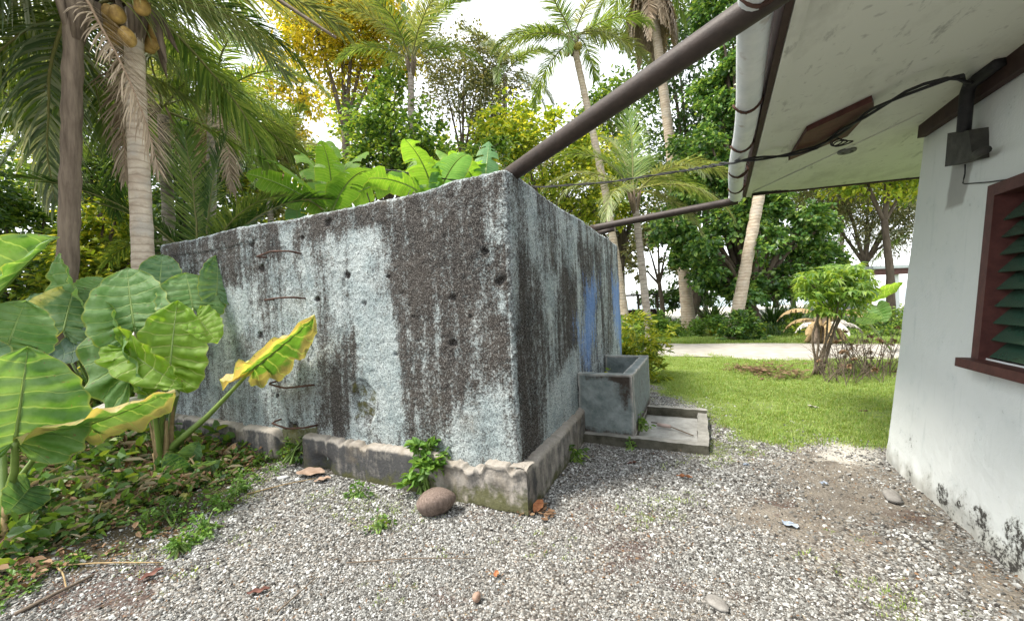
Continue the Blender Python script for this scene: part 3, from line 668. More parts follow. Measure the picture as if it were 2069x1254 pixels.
bx = np.array(onx(1905, 985, 1.42)); 
nzm = fbm(Yg*4.5, Zg*4.5, 4, 104)
mould = (.30+.42*smooth((3.9-Yg)/.9))*smooth((.20+.25*(nzm-.5)-Zg)/.12)*smooth((nzm-.36)*5)+.10*smooth((.9-Zg)/.9)
for yb, zb, ry, rz in ((3.72, .10, .10, .10), (3.55, .12, .05, .08), (3.34, .15, .13, .10), (3.05, .17, .13, .12)):
    mould = np.maximum(mould, .88*soft(np.hypot((Yg-yb)/ry, (Zg-zb)/rz)-.8+(nzm-.5)*1.6, .5))
mould = mould+.25*soft(np.hypot((Yg-4.2)/.2, (Zg-.28)/.1)-.6, .6)
def HP(*px): return [(p[1], p[2]) for p in (onx(x, y, 1.60) for x, y in px)]
bare = soft(sdpoly(Yg2, Zg, HP((1916, 330), (1956, 325), (1948, 412), (1912, 424)))+(fbm(Yg*20, Zg*20, 2, 105)-.5)*.03, .02)
F = grid_faces(len(yy), len(zz2))
cY = Yg2.ravel()[F].mean(1); cZ = Zg.ravel()[F].mean(1)
keep = ~((cY > WIN[0]) & (cY < WIN[1]) & (cZ > WIN[2]) & (cZ < WIN[3])); F = F[keep]
V = np.stack([Xg, Yg2, Zg], -1).reshape(-1, 3)
link('wall', mesh_data('side wall', V-HL, F[:, ::-1], M['wall'], True, attrs=dict(mould=mould.ravel(), bare=bare.ravel(), low=smooth((.34+.2*(nzm-.5)-Zg)/.4).ravel())), house)
mb = MB()
mb.hexa([(HB+.004, 4.35, -.05), (8, 4.35, -.05), (8, 4.605, -.05), (HB+.004, 4.605, -.05), (HT+.004, 4.2, HZ), (8, 4.2, HZ), (8, 4.435, HZ), (HT+.004, 4.435, HZ)])
mb.box(8, 8.2, -3, 4.6, 0, HZ); mb.box(1.5, 8, -3.2, -3, 0, HZ)
me = mb.data('end wall', M['wall']); me.transform(Matrix.Translation(-house.location)); link('end_wall', me, house)
# window: frame, sill, louvre slats
def hp(mbuild, name, mat, parent=house, sm=False):
    me = mbuild.data(name, mat, sm); me.transform(Matrix.Translation(-house.location)); return link(name, me, parent)
def wbox(mb, y0, y1, z0, z1, out, inn):  # box following the slope of the wall
    P = []
    for z_ in (z0, z1):
        x = wx(z_); P += [(x-out, y0, z_), (x+inn, y0, z_), (x+inn, y1, z_), (x-out, y1, z_)]
    mb.hexa(P)
mb = MB(); y0, y1, z0, z1 = WIN
wbox(mb, y1-.015, y1+.055, z0-.01, z1+.06, .03, .12); wbox(mb, y0-.055, y0+.015, z0-.01, z1+.06, .03, .12); wbox(mb, y0+.015, y1-.015, z1-.01, z1+.06, .03, .12); wbox(mb, 2.78, 2.83, z0, z1-.012, .02, .1)
wf = hp(mb, 'window', M['maroon'])
mb = MB(); wbox(mb, y0-.09, y1+.085, z0-.065, z0-.012, .085, .1); hp(mb, 'sill', M['maroon'], wf)
glass = NT('green louvre glass'); gm = glass.done(glass.mix(glass.noise(glass.obj(), 6), (.02, .06, .04), (.05, .11, .075)), .25, None, spec=.6)
ms = MB(); ms.hexa([(-.045, -.30, -.045), (-.04, -.30, -.05), (-.04, .30, -.05), (-.045, .30, -.045), (.04, -.30, .05), (.045, -.30, .045), (.045, .30, .045), (.04, .30, .05)])
sm_ = ms.data('louvre', gm)
for a, b in ((2.07, 2.775), (2.835, 3.425)):
    for k in range(9):
        zc = z0+.05+k*.1; o = link('louvre_slat', sm_, wf); o.location = (wx(zc)+.055-HL[0], (a+b)/2-HL[1], zc); o.scale = (1, (b-a)/.6, 1)
mb = MB(); mb.box(1.95, 2.0, 1.9, 3.7, .9, 2.5); hp(mb, 'droop_or_dark_sheet', simple('dark interior', (.01, .012, .012), (.02, .022, .02)), wf)  # no real curtain: added near-black sheet painted as the shade of the room
# soffit: two panels mitred, stained
Zs = 2.765
c_far = gz(1507, 394, Zs); c_near = gz(1604, 0, Zs); c_back = gz(1862, 357, Zs)
ev = (c_near-c_far)/(c_near[1]-c_far[1])       # along the eave per metre of Y
e0 = c_far+ev*(-4-c_far[1]); bk = c_far+(c_back-c_far)*2.6
mit = gz(1862, 228, Zs); md_ = mit-c_far; mit2 = c_far+md_*2.2
def soffit_panel(name, quad, n=60):
    q = np.array([p[:2] for p in quad]); s = np.linspace(0, 1, n)
    A, B = np.meshgrid(s, s, indexing='ij'); A = A[..., None]; B = B[..., None]
    P = (q[0]*(1-A)+q[1]*A)*(1-B)+(q[3]*(1-A)+q[2]*A)*B
    x, y = P[..., 0], P[..., 1]
    z = np.full(x.shape, Zs)+(fbm(x*1.5, y*1.5, 3, 110)-.5)*.012
    dm = np.hypot(x-c_far[0]-.2, (y-c_far[1]+.05)*1.0); ln = np.abs((x-c_far[0])*(-(c_back-c_far)[1])+(y-c_far[1])*(c_back-c_far)[0])/np.linalg.norm((c_back-c_far)[:2])
    mo = .75*smooth((.42-dm)/.35)*smooth((.18-ln)/.1)+.5*smooth((.035-ln)/.03)
    V = np.concatenate([np.stack([x, y, z], -1).reshape(-1, 3), np.stack([x, y, z+.012], -1).reshape(-1, 3)])
    F = grid_faces(n, n); F2 = F[:, ::-1]+n*n
    link(name, mesh_data(name, V-HL, np.concatenate([F[:, ::-1], F2[:, ::-1]]), M['soffit'], True, attrs=dict(mould=np.concatenate([mo.ravel()]*2))), house)
wi = np.array([3.4, -4, Zs]); wi2 = mit2.copy()
off = np.array([.006, -.006, 0])
soffit_panel('soffit_panel', [e0, wi, mit2+off, c_far+off])
soffit_panel('soffit_panel', [c_far, mit2, np.array([bk[0], bk[1], Zs]), c_back])
mb = MB()   # thin cover strip over the mitre joint and along the wall
t_ = np.array([md_[1], -md_[0], 0])/np.linalg.norm(md_[:2])*.012
a_, b_ = c_far+md_*.05, c_far+md_*1.0
mb.hexa([a_-t_+[0, 0, -.012], b_-t_+[0, 0, -.012], b_+t_+[0, 0, -.012], a_+t_+[0, 0, -.012], a_-t_+[0, 0, -.001], b_-t_+[0, 0, -.001], b_+t_+[0, 0, -.001], a_+t_+[0, 0, -.001]])
hp(mb, 'joint_strip', M['soffit'])
# fascia board, roof sheet above it
def eave(y, dx, z): p = c_far+ev*(y-c_far[1]); return (p[0]+dx, y, z)
mb = MB()
mb.hexa([eave(-4, -.035, 2.74), eave(-4, -.005, 2.74), eave(c_far[1]+.02, -.005, 2.74), eave(c_far[1]+.02, -.035, 2.74), eave(-4, -.035, 2.93), eave(-4, -.005, 2.93), eave(c_far[1]+.02, -.005, 2.93), eave(c_far[1]+.02, -.035, 2.93)])
hp(mb, 'fascia', M['board'])
mb = MB(); d_ = (c_back-c_far); d_ = d_/np.linalg.norm(d_); q_ = np.array([-d_[1], d_[0], 0])*.03
a_, b_ = c_far.copy(), bk.copy(); a_[2] = b_[2] = 2.75
mb.hexa([a_, b_, b_+q_, a_+q_, a_+[0, 0, .16], b_+[0, 0, .16], b_+q_+[0, 0, .16], a_+q_+[0, 0, .16]])
hp(mb, 'fascia', M['board'])
# light trim moulding between fascia and soffit
mb = MB(); mb.hexa([eave(-4, .0, 2.735), eave(-4, .055, 2.735), eave(c_far[1], .055, 2.735), eave(c_far[1], .0, 2.735), eave(-4, .0, 2.762), eave(-4, .055, 2.762), eave(c_far[1], .055, 2.762), eave(c_far[1], .0, 2.762)])
hp(mb, 'trim_strip', M['soffit'])
# corrugated roof sheet
nxr, nyr = 60, 150
XX, YY = np.meshgrid(np.linspace(0, 1, nxr), np.linspace(-4, c_far[1]+.12, nyr), indexing='ij')
ex_ = c_far[0]+ev[0]*(YY-c_far[1])-.12
Xr = ex_+XX*4.5; Zr = 2.95+XX*1.5+.018*np.sin(YY*2*np.pi/.15)
V = np.stack([Xr, YY, Zr], -1).reshape(-1, 3)
link('roof', mesh_data('roof', V-HL, grid_faces(nxr, nyr), M['white_metal'], True), house)
# gutter pipe and its hooks
def gpt(y): return np.array(eave(y, -.125, 2.80-.012*(y-2)))
gend = c_far[1]-.02
gys = np.linspace(-4, gend, 60); mb = MB(); gpts = np.array([gpt(y)+[(.012*math.sin(y*2.3)), 0, .006*math.sin(y*3.1)] for y in gys])
mb.tube(gpts, .073, 20, False)
gut = hp(mb, 'gutter', M['gutter'], sm=True)
mb = MB(); mb.tube([gpts[-1]+[0, -.02, 0], gpts[-1]+[0, .012, 0]], .079, 20); hp(mb, 'end_cap', M['gutter'], gut, True)
for yk in (.6, 2.05, 3.15, 3.95, 4.75, 5.42):
    c = gpt(yk); th = np.linspace(-2.9, .9, 18); pts = [(c[0]+.082*math.cos(t), c[1]+.01*math.sin(3*t), c[2]+.082*math.sin(t)) for t in th]+[(c[0]+.12, c[1]-.02, c[2]+.03)]
    mb = MB(); mb.tube(pts, .0085, 7, True, .3); mb.tube([(c[0]-.01, c[1]+.02, c[2]-.083), (c[0]+.06, c[1]-.03, c[2]-.05), (c[0]+.1, c[1]-.03, c[2]-.01)], .009, 6)
    hp(mb, 'hook', M['rust'], gut, True)
# dark boards under the soffit
def slabp(px, z, t):
    P = [gz(x, y, z) for x, y in px]; return [p for p in P]+[p+np.array([0, 0, t]) for p in P]
P5 = [gz(x, y, Zs-.045) for x, y in ((1593, 325), (1712, 276), (1766, 217), (1762, 205), (1630, 266))]; mb = MB()
mb.add(P5+[p+np.array([0, 0, .04]) for p in P5], [(0, 1, 2, 3, 4), (9, 8, 7, 6, 5)]+[(i, i+5, (i+1) % 5+5, (i+1) % 5) for i in range(5)]); hp(mb, 'patch_board', M['maroon'])
mb = MB(); a0, a1, a2, a3 = onx(1853, 280, 1.60), onx(1862, 204, 1.60), onx(1998, 98, 1.60), onx(1998, 182, 1.60)
L_ = (a3-a0)/(a0[1]-a3[1]); a3 = a0+L_*(a0[1]-.6); L2 = (a2-a1)/(a1[1]-a2[1]); a2 = a1+L2*(a1[1]-.6)
o_ = np.array([.05, 0, 0]); mb.hexa([a0, a0+o_, a3+o_, a3, a1, a1+o_, a2+o_, a2]); hp(mb, 'wall_plate', M['board'])
c = gz(1711, 302, Zs); mb = MB(); th = np.linspace(0, 2*np.pi, 25)
mb.tube([c+[.055*math.cos(t), .055*math.sin(t), -.016] for t in th], .014, 8); mb.tube([c+[0, 0, -.002], c+[0, 0, -.03]], [.03, .022], 12)
hp(mb, 'lamp_socket', simple('grey socket', (.1, .11, .1), (.2, .2, .18), 20, .6), sm=True)
# junction box
jb = empty('junction_box', onx(1945, 300, 1.56), 'dark metal electrical box with conduit on the white wall under the eave', 'electrical box')
JL = np.array(jb.location)
def jp(mbuild, name, mat, sm=False):
    me = mbuild.data(name, mat, sm); me.transform(Matrix.Translation(-jb.location)); return link(name, me, jb)
pa, pb, pc, pd = onx(1923, 268, 1.57), onx(1966, 262, 1.57), onx(1975, 322, 1.57), onx(1917, 336, 1.57)
mb = MB(); o_ = np.array([.07, 0, 0]); ins_ = np.array([-.02, 0, 0]); mb.hexa([pd+ins_, pd+o_, pc+o_, pc+ins_, pa+ins_, pa+o_, pb+o_, pb+ins_]); jp(mb, 'box', M['metal_box'])
mb = MB(); ct = onx(1955, 175, 1.55); cb_ = onx(1947, 266, 1.56); mb.tube(spline([cb_, (cb_+ct)/2, ct, ct+[.03, -.25, .02]], 10), .034, 12); jp(mb, 'conduit', M['cable'], True)
mb = MB(); p1 = onx(1966, 316, 1.55); mb.tube([p1, p1+[0, -.13, .0]], .024, 10); jp(mb, 'pipe_stub', M['metal_box'], True)
mb = MB(); mb.tube(spline([onx(1950, 332, 1.60), onx(1950, 352, 1.60), onx(1944, 372, 1.60), onx(1998, 368, 1.595), onx(2040, 362, 1.59)], 20), .004, 5); jp(mb, 'thin_wire', M['cable'], True)

# pipes from gutter to tank, overhead cable
def pipe(name, pts, rad, label, cat='pipe'):
    t = empty(name, pts[0], label, cat); P = np.array(pts)
    mb = MB(); mb.tube(P-P[0], rad, 20); mb.build('tube', M['pipe'], t, True)
    return t, P
pA0, pA1 = dep(1032, 352, 3.15), dep(1560, -10, 1.72)
t, P = pipe('downpipe', spline([pA0+(pA0-pA1)*.06, pA0, pA1, pA1+(pA1-pA0)*.5], 20), .062, 'thick brown iron pipe slanting from the eave down to the near corner of the tank')
pB0, pB1 = dep(1212, 458, 6.1), np.array(eave(c_far[1]-.05, -.09, 2.70))
t, P = pipe('downpipe', spline([pB0+(pB0-pB1)*.08, pB0, pB1], 16), .05, 'thinner brown pipe running from the far eave end to the far tank wall')
mb = MB(); mb.tube([pB0+(pB0-pB1)*.05+[0, 0, -.09]-P[0], pB0+(pB1-pB0)*.12+[0, 0, -.075]-P[0]], .035, 10); mb.build('support_pipe', M['pipe'], t, True)
cpts = [dep(690, 335, 9.5), dep(800, 345, 9.0), dep(870, 358, 8.7), dep(1000, 374, 8.1), dep(1095, 378, 7.6), dep(1230, 368, 6.8), dep(1380, 345, 5.8), gz(1500, 324, Zs-.10), gz(1590, 314, Zs-.07), gz(1650, 299, Zs-.07), gz(1712, 258, Zs-.07), gz(1765, 222, Zs-.08), gz(1840, 183, Zs-.09), gz(1900, 163, Zs-.10), gz(1936, 152, Zs-.10), onx(1958, 170, 1.53)]
t = empty('cable', cpts[-1], 'black overhead cable strung past the tank and under the eave to the junction box', 'cable')
S_ = spline(cpts, 120)
mb = MB(); tt = np.arange(len(S_)); o1 = np.stack([.012*np.cos(tt*.9), 0*tt, .012*np.sin(tt*.9)], 1)
rr_ = np.clip(.0045+.0000*tt+.009*(tt/120)**3, .004, .013); mb.tube(S_+o1-cpts[-1], .0095, 6); mb.tube(S_-o1-cpts[-1], .0095, 6); mb.build('wire_pair', M['cable'], t, True)
mb = MB(); k0 = gz(1690, 286, Zs-.09)
for q in range(3):
    th = np.linspace(0, 6.3, 20); mb.tube([k0+[(.035+.012*q)*math.cos(a)+.02*q, .02*math.sin(a*2), (.03-.006*q)*math.sin(a)-.01*q] for a in th]-cpts[-1], .005, 5)
mb.build('cable_loop', M['cable'], t, True)

# ================================================================== VEGETATION BUILDERS
def A_(screen_deg): return math.radians(27+screen_deg)     # azimuth: 0 = across to the right, 90 = away
def frond_np(L=3.2, pitch=35, droop=80, nl=78, ll=.8, hang=.6, seed=0, w=.04, segs=4, dead=False):
    r = np.random.default_rng(seed); S = np.linspace(0, 1, 26)
    th = np.radians(pitch-droop*S**1.3); ds = L/25
    x = np.r_[0, np.cumsum(np.cos(th[:-1])*ds)]; z = np.r_[0, np.cumsum(np.sin(th[:-1])*ds)]
    y = np.cumsum(np.r_[0, r.normal(0, .006, 25)])*L/3
    C = np.stack([x, y, z], 1)
    rv, rf = tube_np(C, .028*(1-S*.9)*(L/3.2)+.002, 5)
    t = np.linspace(.14, 1, nl); V = []; F = []
    n0 = 0
    for sd_ in (-1, 1):
        tj = np.clip(t+r.normal(0, .005, nl), 0, 1)
        b = np.stack([np.interp(tj, S, C[:, k]) for k in range(3)], 1)
        tan = np.gradient(b, axis=0); tan /= np.linalg.norm(tan, axis=1)[:, None]
        nrm = np.cross(tan, [0, 1, 0]); nrm = -nrm/np.linalg.norm(nrm, axis=1)[:, None]; nrm[nrm[:, 2] < 0] *= -1
        lenp = ll*np.sin(np.pi*np.clip(.18+tj*.72, 0, 1))**.7*(1+r.normal(0, .08, nl))
        if dead: lenp *= r.uniform(.5, 1, nl)
        fa = np.radians(62-38*tj+r.normal(0, 5, nl))            # angle from the rachis
        d = tan*np.cos(fa)[:, None]+np.array([0, sd_, 0])*np.sin(fa)[:, None]+nrm*(.18+r.normal(0, .06, nl))[:, None]
        d /= np.linalg.norm(d, axis=1)[:, None]
        P = b.copy(); rows = []; hg = hang*(1+r.normal(0, .2, nl))
        for s in range(segs+1):
            q = s/segs; wid = w*(1-q)**.6*(1 if s else .6)+.001
            wd = np.cross(d, nrm*.6+np.array([0, 0, .4])); wd /= np.linalg.norm(wd, axis=1)[:, None]+1e-9
            rows.append(np.stack([P-wd*wid/2, P+wd*wid/2], 1))
            d = d+np.array([0, 0, -1])*(hg*1.6/segs)[:, None]*(q+.35)+r.normal(0, .04, (nl, 3)); d /= np.linalg.norm(d, axis=1)[:, None]
            P = P+d*(lenp/segs)[:, None]
        A = np.stack(rows, 1)                                    # nl, segs+1, 2, 3
        base = n0+np.arange(nl)[:, None]*(segs+1)*2+np.arange(segs)[None]*2
        F.append(np.stack([base, base+1, base+3, base+2], -1).reshape(-1, 4)); V.append(A.reshape(-1, 3)); n0 += A.size//3
    return np.concatenate(V), np.concatenate(F), rv, rf
_fc = {}
def frond_pair(key, kind):
    """returns (leaflet mesh, rachis mesh) shared between fronds"""
    if (key, kind) in _fc: return _fc[(key, kind)]
    spec = FR[key]; V, F, rv, rf = frond_np(**spec)
    m1 = mesh_data('frond leaflets', V, F, M[kind], False); m2 = mesh_data('frond rachis', rv, rf, M['rachis_dead' if kind == 'palm_dead' else 'rachis'], True)
    _fc[(key, kind)] = (m1, m2); return m1, m2
FR = dict(up0=dict(pitch=78, droop=55, seed=1, hang=.35), up1=dict(pitch=66, droop=75, seed=2, hang=.45), mid0=dict(pitch=42, droop=85, seed=3, hang=.6), mid1=dict(pitch=28, droop=80, seed=4, hang=.75),
          low0=dict(pitch=5, droop=75, seed=5, hang=.9), low1=dict(pitch=-15, droop=62, seed=6, hang=1.0), hang0=dict(pitch=-45, droop=42, seed=7, hang=.8, dead=True), hang1=dict(pitch=-62, droop=26, seed=8, hang=.5, dead=True, nl=90, w=.026),
          spear=dict(pitch=86, droop=12, seed=9, hang=.05, ll=.55), skirt=dict(pitch=-66, droop=22, seed=10, hang=.4, dead=True, ll=.6, nl=80, w=.06), droop_or_dark_sheet=dict(pitch=18, droop=60, seed=11, hang=1.5, ll=1.05, nl=95, w=.036, segs=5),
          fan=dict(pitch=88, droop=18, seed=12, hang=.12, ll=.85, nl=95, w=.036), stiff=dict(pitch=55, droop=60, seed=13, hang=.18, ll=.7, nl=95, w=.038))
def add_frond(root, pos, az, key, kind, scale=1.0, roll=0.0, tilt=0.0):
    m1, m2 = frond_pair(key, kind)
    o = link('frond', m1, root); o.location = pos; o.rotation_euler = (roll, tilt, az); o.scale = (scale,)*3
    q = link('rachis', m2, o); return o
def trunk_obj(root, pts, r0, r1, mat, ring=.0, name='trunk', n=12, seg=44, flare=1.0):
    P = spline(pts, seg); t = np.linspace(0, 1, seg); rad = r0+(r1-r0)*t
    rad = rad*(1+ring*np.sin(np.arange(seg)*2.3)+ring*.8*(rng.random(seg)-.5))+r0*.45*flare*np.exp(-t*22)
    mb = MB(); mb.tube(P, rad, n, True, ring*1.2); return mb.build(name, M[mat], root, True)
def nut_mesh(mat, a=.10, b=.125):
    u = np.linspace(0, np.pi, 13); v = np.linspace(0, 2*np.pi, 16, endpoint=False); V = []
    for i in u:
        for j in v:
            rr = math.sin(i)*(1+.06*math.cos(3*j)*math.sin(i)); V.append((a*rr*math.cos(j), a*rr*math.sin(j), b*math.cos(i)+.02*math.exp(-(i/.5)**2)))
    F = [(i*16+j, (i+1)*16+j, (i+1)*16+(j+1) % 16, i*16+(j+1) % 16) for i in range(12) for j in range(16)]
    return mesh_data('coconut', V, F, M[mat], True)
NUTS = {k: nut_mesh(k) for k in ('fresh_nut', 'green_nut')}
def palm(label, base, crown, r0, r1, trunk_mat, fronds, group='coconut palms', bend=.12, nuts=0, nutmat='green_nut', fs=1.0, ring=.05, skirt=0, flare=1.0, sheath=True):
    base = np.array(base, float); crown = np.array(crown, float)
    root = empty('coconut_palm', base, label, 'palm tree', group); d = crown-base
    mid = d*.5+np.array([-d[1], d[0], 0])*.02+np.array([d[0], d[1], 0])*bend
    trunk_obj(root, [(0, 0, -.1), d*.25+(mid-d*.5)*.6, mid, d*.78+(mid-d*.5)*.5, d], r0, r1, trunk_mat, ring, seg=max(30, int(d[2]*6)), flare=flare)
    for i, (az, key, kind, s) in enumerate(fronds):
        a = A_(az); add_frond(root, d+np.array([math.cos(a)*r1*.7, math.sin(a)*r1*.7, .1+.05*(i % 4)]), a, key, kind, s*fs, rng.normal(0, .12), 0)
    for i in range(nuts):
        a = rng.uniform(0, 6.28); o = link('coconut', NUTS[nutmat], root); o.location = d+np.array([math.cos(a)*(r1+.13), math.sin(a)*(r1+.13), -.12-.28*rng.random()]); o.rotation_euler = (rng.uniform(-.5, .5), rng.uniform(-.5, .5), a)
    for i in range(skirt):
        a = rng.uniform(0, 6.28); add_frond(root, d+np.array([math.cos(a)*r1, math.sin(a)*r1, -.2-.5*rng.random()]), a, 'skirt', 'palm_dead', fs*rng.uniform(.7, 1.1))
    if sheath:
        mb = MB()
        for i in range(10):
            a = i*2.4; p = np.array([math.cos(a), math.sin(a), 0]); mb.tube([d+p*r1*.6+[0, 0, -.5], d+p*(r1+.02)+[0, 0, -.1], d+p*(r1+.10)+[0, 0, .22]], [.03, .05, .02], 6)
        mb.build('sheath', M['trunk_fibre'], root, True)
    return root
def ring_of(n, keys, kind, s=1.0, a0=0, jit=12):
    return [(a0+i*360/n+rng.normal(0, jit), keys[i % len(keys)], kind if isinstance(kind, str) else kind[i % len(kind)], s*rng.uniform(.85, 1.1)) for i in range(n)]

def leaf_cloud(lumps, nleaf, size, aspect=.55, shell=.55, hangf=.25, seed=0, flat=.0, bent=True):
    """many small bent leaves through the volumes of the lumps, thin sprays sticking out"""
    r = np.random.default_rng(seed); lumps = np.array(lumps, float)
    vol = lumps[:, 3]**2.2; k = r.choice(len(lumps), nleaf, p=vol/vol.sum()); c = lumps[k, :3]; R = lumps[k, 3]
    ncl = max(20, nleaf//26)                                        # leaves gather in twigs
    ck = r.choice(len(lumps), ncl, p=vol/vol.sum()); dv = r.normal(0, 1, (ncl, 3)); dv /= np.linalg.norm(dv, axis=1)[:, None]
    rad = lumps[ck, 3]*(shell+(1-shell)*r.random(ncl)**.5*1.15)*np.clip(r.normal(1, .14, ncl), .6, 1.35); cc = lumps[ck, :3]+dv*rad[:, None]*np.array([1, 1, .85])
    j = r.integers(0, ncl, nleaf); twd = dv[j]+r.normal(0, .35, (nleaf, 3))
    spread = lumps[ck, 3][j]*.2; P = cc[j]+r.normal(0, 1, (nleaf, 3))*spread[:, None]*np.array([1, 1, .75])
    s = size*r.uniform(.6, 1.25, nleaf)
    d = twd*.8+r.normal(0, .5, (nleaf, 3)); d[:, 2] = d[:, 2]*.6-hangf; d /= np.linalg.norm(d, axis=1)[:, None]
    up = np.array([0, 0, 1.])+r.normal(0, .45*(1-flat), (nleaf, 3)); wv = np.cross(d, up); wv /= np.linalg.norm(wv, axis=1)[:, None]+1e-9; nn = np.cross(wv, d)
    L = s[:, None]; W = L*aspect/2
    pts = [P, P+d*L*.35+wv*W+nn*L*.08, P+d*L*.75+wv*W*.75+nn*L*.02, P+d*L-nn*L*.12, P+d*L*.75-wv*W*.75+nn*L*.02, P+d*L*.35-wv*W+nn*L*.08]
    V = np.stack(pts, 1).reshape(-1, 3); b = np.arange(nleaf)[:, None]*6
    F = np.concatenate([b+np.array([[0, 1, 2, 3]]), b+np.array([[0, 3, 4, 5]])], 0)
    return V, F, cc
def broad_tree(name, label, base, lumps, nleaf, size, mat, cat='tree', group=None, r0=.18, aspect=.55, trunk_mat='bark', seed=0, limbs=True, lean=(0, 0), shell=.5, hangf=.25, twigs=0):
    base = np.array(base, float); root = empty(name, base, label, cat, group)
    L = np.array(lumps, float); L[:, :3] -= base
    V, F, cc = leaf_cloud(L, nleaf, size, aspect, shell, hangf, seed)
    link('crown', mesh_data('crown', V, F, M[mat], False), root)
    top = L[:, :3].mean(0); h = L[:, 2].min()*.75 if L[:, 2].min() > 1 else L[:, 2].mean()*.4
    fork = np.array([top[0]*.5+lean[0], top[1]*.5+lean[1], max(.3, h)])
    trunk_obj(root, [(0, 0, -.1), fork*.5+[r0*.5, 0, 0], fork], r0, r0*.7, trunk_mat, .06, n=10, seg=16)
    if limbs:
        for i in range(len(L)):
            mb = MB(); p = L[i, :3]; mid = fork+(p-fork)*.5+np.array([0, 0, .12*np.linalg.norm(p-fork)])
            mb.tube(spline([fork-[0, 0, .1], mid, p], 10), np.linspace(r0*.5, r0*.1, 10), 7, True, .15); mb.build('limb', M[trunk_mat], root, True)
    if twigs:
        rr = np.random.default_rng(seed+5); mb = MB()
        for i in range(twigs):
            k = rr.integers(0, len(cc)); l = L[np.argmin(np.linalg.norm(L[:, :3]-cc[k], axis=1))]
            a = l[:3]+(cc[k]-l[:3])*.15; mb.tube(spline([a, (a+cc[k])/2+rr.normal(0, .06, 3)*l[3], cc[k]*1.0+(cc[k]-a)*.1], 6), np.linspace(r0*.12, .004, 6), 4, False)
        mb.build('twigs', M[trunk_mat], root, True)
    return root
def lump(px, py, D, rpx, sq=1.0): p = dep(px, py, D); return (p[0], p[1], p[2], rpx*D/FOC)

# ------------------------------------------------------------------ giant taro leaves
def taro_mat(name, c1, c2, vein, yellow=0.0, trans=.35, wax=0.0, spots=0.0):
    m = NT(name); uv = m.n('UVMap').outputs[0]; s = m.n('SeparateXYZ'); m.set(s, 'i0', uv); u, v = s.outputs[0], s.outputs[1]
    o = m.obj(); v = m.math('ADD', v, m.math('MULTIPLY', m.math('SUBTRACT', m.noise(o, 6, 3), .5), .55))
    fr = m.math('ABSOLUTE', m.math('SUBTRACT', m.math('FRACT', m.math('ADD', v, .5)), .5))         # 0 on a side vein
    wd = m.math('MULTIPLY_ADD', u, -.05); wd.node.inputs[2].default_value = .085
    vl = m.math('SUBTRACT', 1.0, m.math('DIVIDE', fr, wd), True)
    mid = m.math('SUBTRACT', 1.0, m.math('DIVIDE', u, .035), True); vf = m.math('MAXIMUM', m.ramp(vl, [(.0, 0.), (.6, 1.)]), m.ramp(mid, [(0, 0.), (.5, 1.)]))
    nz = m.noise(o, 5, 5, .6); fn = m.noise(o, 28, 4, .6)
    col = m.mix(m.ramp(nz, [(.3, 0.), (.7, 1.)]), c1, c2); col = m.mix(m.ramp(fn, [(.45, 0.), (.75, .35)]), col, c1)
    if wax: col = m.mix(m.math('MULTIPLY', m.ramp(nz, [(.4, 0.), (.62, 1.)]), wax), col, (.26, .36, .22))
    ym = m.ramp(m.math('ADD', u, m.math('MULTIPLY', m.math('SUBTRACT', nz, .5), 1.4)), [(.72-.55*yellow, 0.), (.98-.5*yellow, 1.)])
    side_m = m.attr('sidef')
    if yellow: col = m.mix(m.math('MULTIPLY', m.math('MULTIPLY', ym, side_m), min(1, yellow+.25)), col, m.mix(fn, (.55, .5, .07), (.8, .72, .3)))
    if spots: col = m.mix(m.math('MULTIPLY', m.ramp(m.math('MULTIPLY', m.math('ADD', nz, u), .6), [(.66, 0.), (.74, 1.)]), spots), col, (.42, .27, .17))
    edge = m.ramp(u, [(.95, 0.), (.985, .7)]); col = m.mix(edge, col, (.3, .35, .08))
    col = m.mix(m.math('MULTIPLY', vf, .75), col, vein)
    hl = m.ramp(m.math('ADD', m.noise(o, 34, 2, .5), m.math('MULTIPLY', u, .06)), [(.735, 0.), (.75, .8)]); col = m.mix(hl, col, (.2, .15, .08))
    h = m.math('ADD', m.math('MULTIPLY', vf, -.6), m.math('ADD', m.math('MULTIPLY', fn, .5), m.math('MULTIPLY', nz, 1.6)))
    return m.done(col, .5, m.bump(h, .9, .014), trans, m.mix(1.0, col, (1.7, 1.6, .7), 'MULTIPLY'), .35)
M['taro_mid'] = taro_mat('taro leaf mid', (.08, .19, .04), (.15, .3, .07), (.32, .46, .16), wax=.4)
M['taro_dark'] = taro_mat('taro leaf dark', (.045, .12, .04), (.09, .2, .07), (.23, .35, .14), wax=.35)
M['taro_bright'] = taro_mat('taro leaf bright', (.17, .31, .035), (.25, .41, .05), (.5, .6, .22), trans=.5)
M['taro_grey'] = taro_mat('taro leaf grey', (.035, .08, .045), (.06, .12, .07), (.12, .2, .1), trans=.2)
M['taro_pale'] = taro_mat('taro leaf pale', (.06, .14, .04), (.11, .22, .06), (.25, .34, .12), yellow=.45, wax=.5)
M['taro_yellow'] = taro_mat('taro leaf yellowing', (.09, .22, .035), (.15, .31, .05), (.4, .5, .16), yellow=.8, spots=.6)
M['taro_tip'] = taro_mat('taro leaf old', (.07, .17, .035), (.12, .24, .05), (.28, .38, .13), yellow=.25, spots=.5, wax=.3)
M['petiole'] = simple('taro stalk', (.12, .2, .04), (.2, .28, .07), 7, .4, 0, .5)
M['petiole_brown'] = simple('old leaf base', (.22, .15, .07), (.4, .3, .16), 14, .8, .3)
HEART = np.array([(0, .0, .0), (.06, -.13, .05), (.13, -.25, .14), (.21, -.30, .27), (.30, -.24, .40), (.40, -.08, .48), (.5, .13, .51), (.6, .34, .49), (.7, .55, .43), (.8, .74, .34), (.88, .88, .22), (.95, .97, .09), (1, 1.02, 0)])
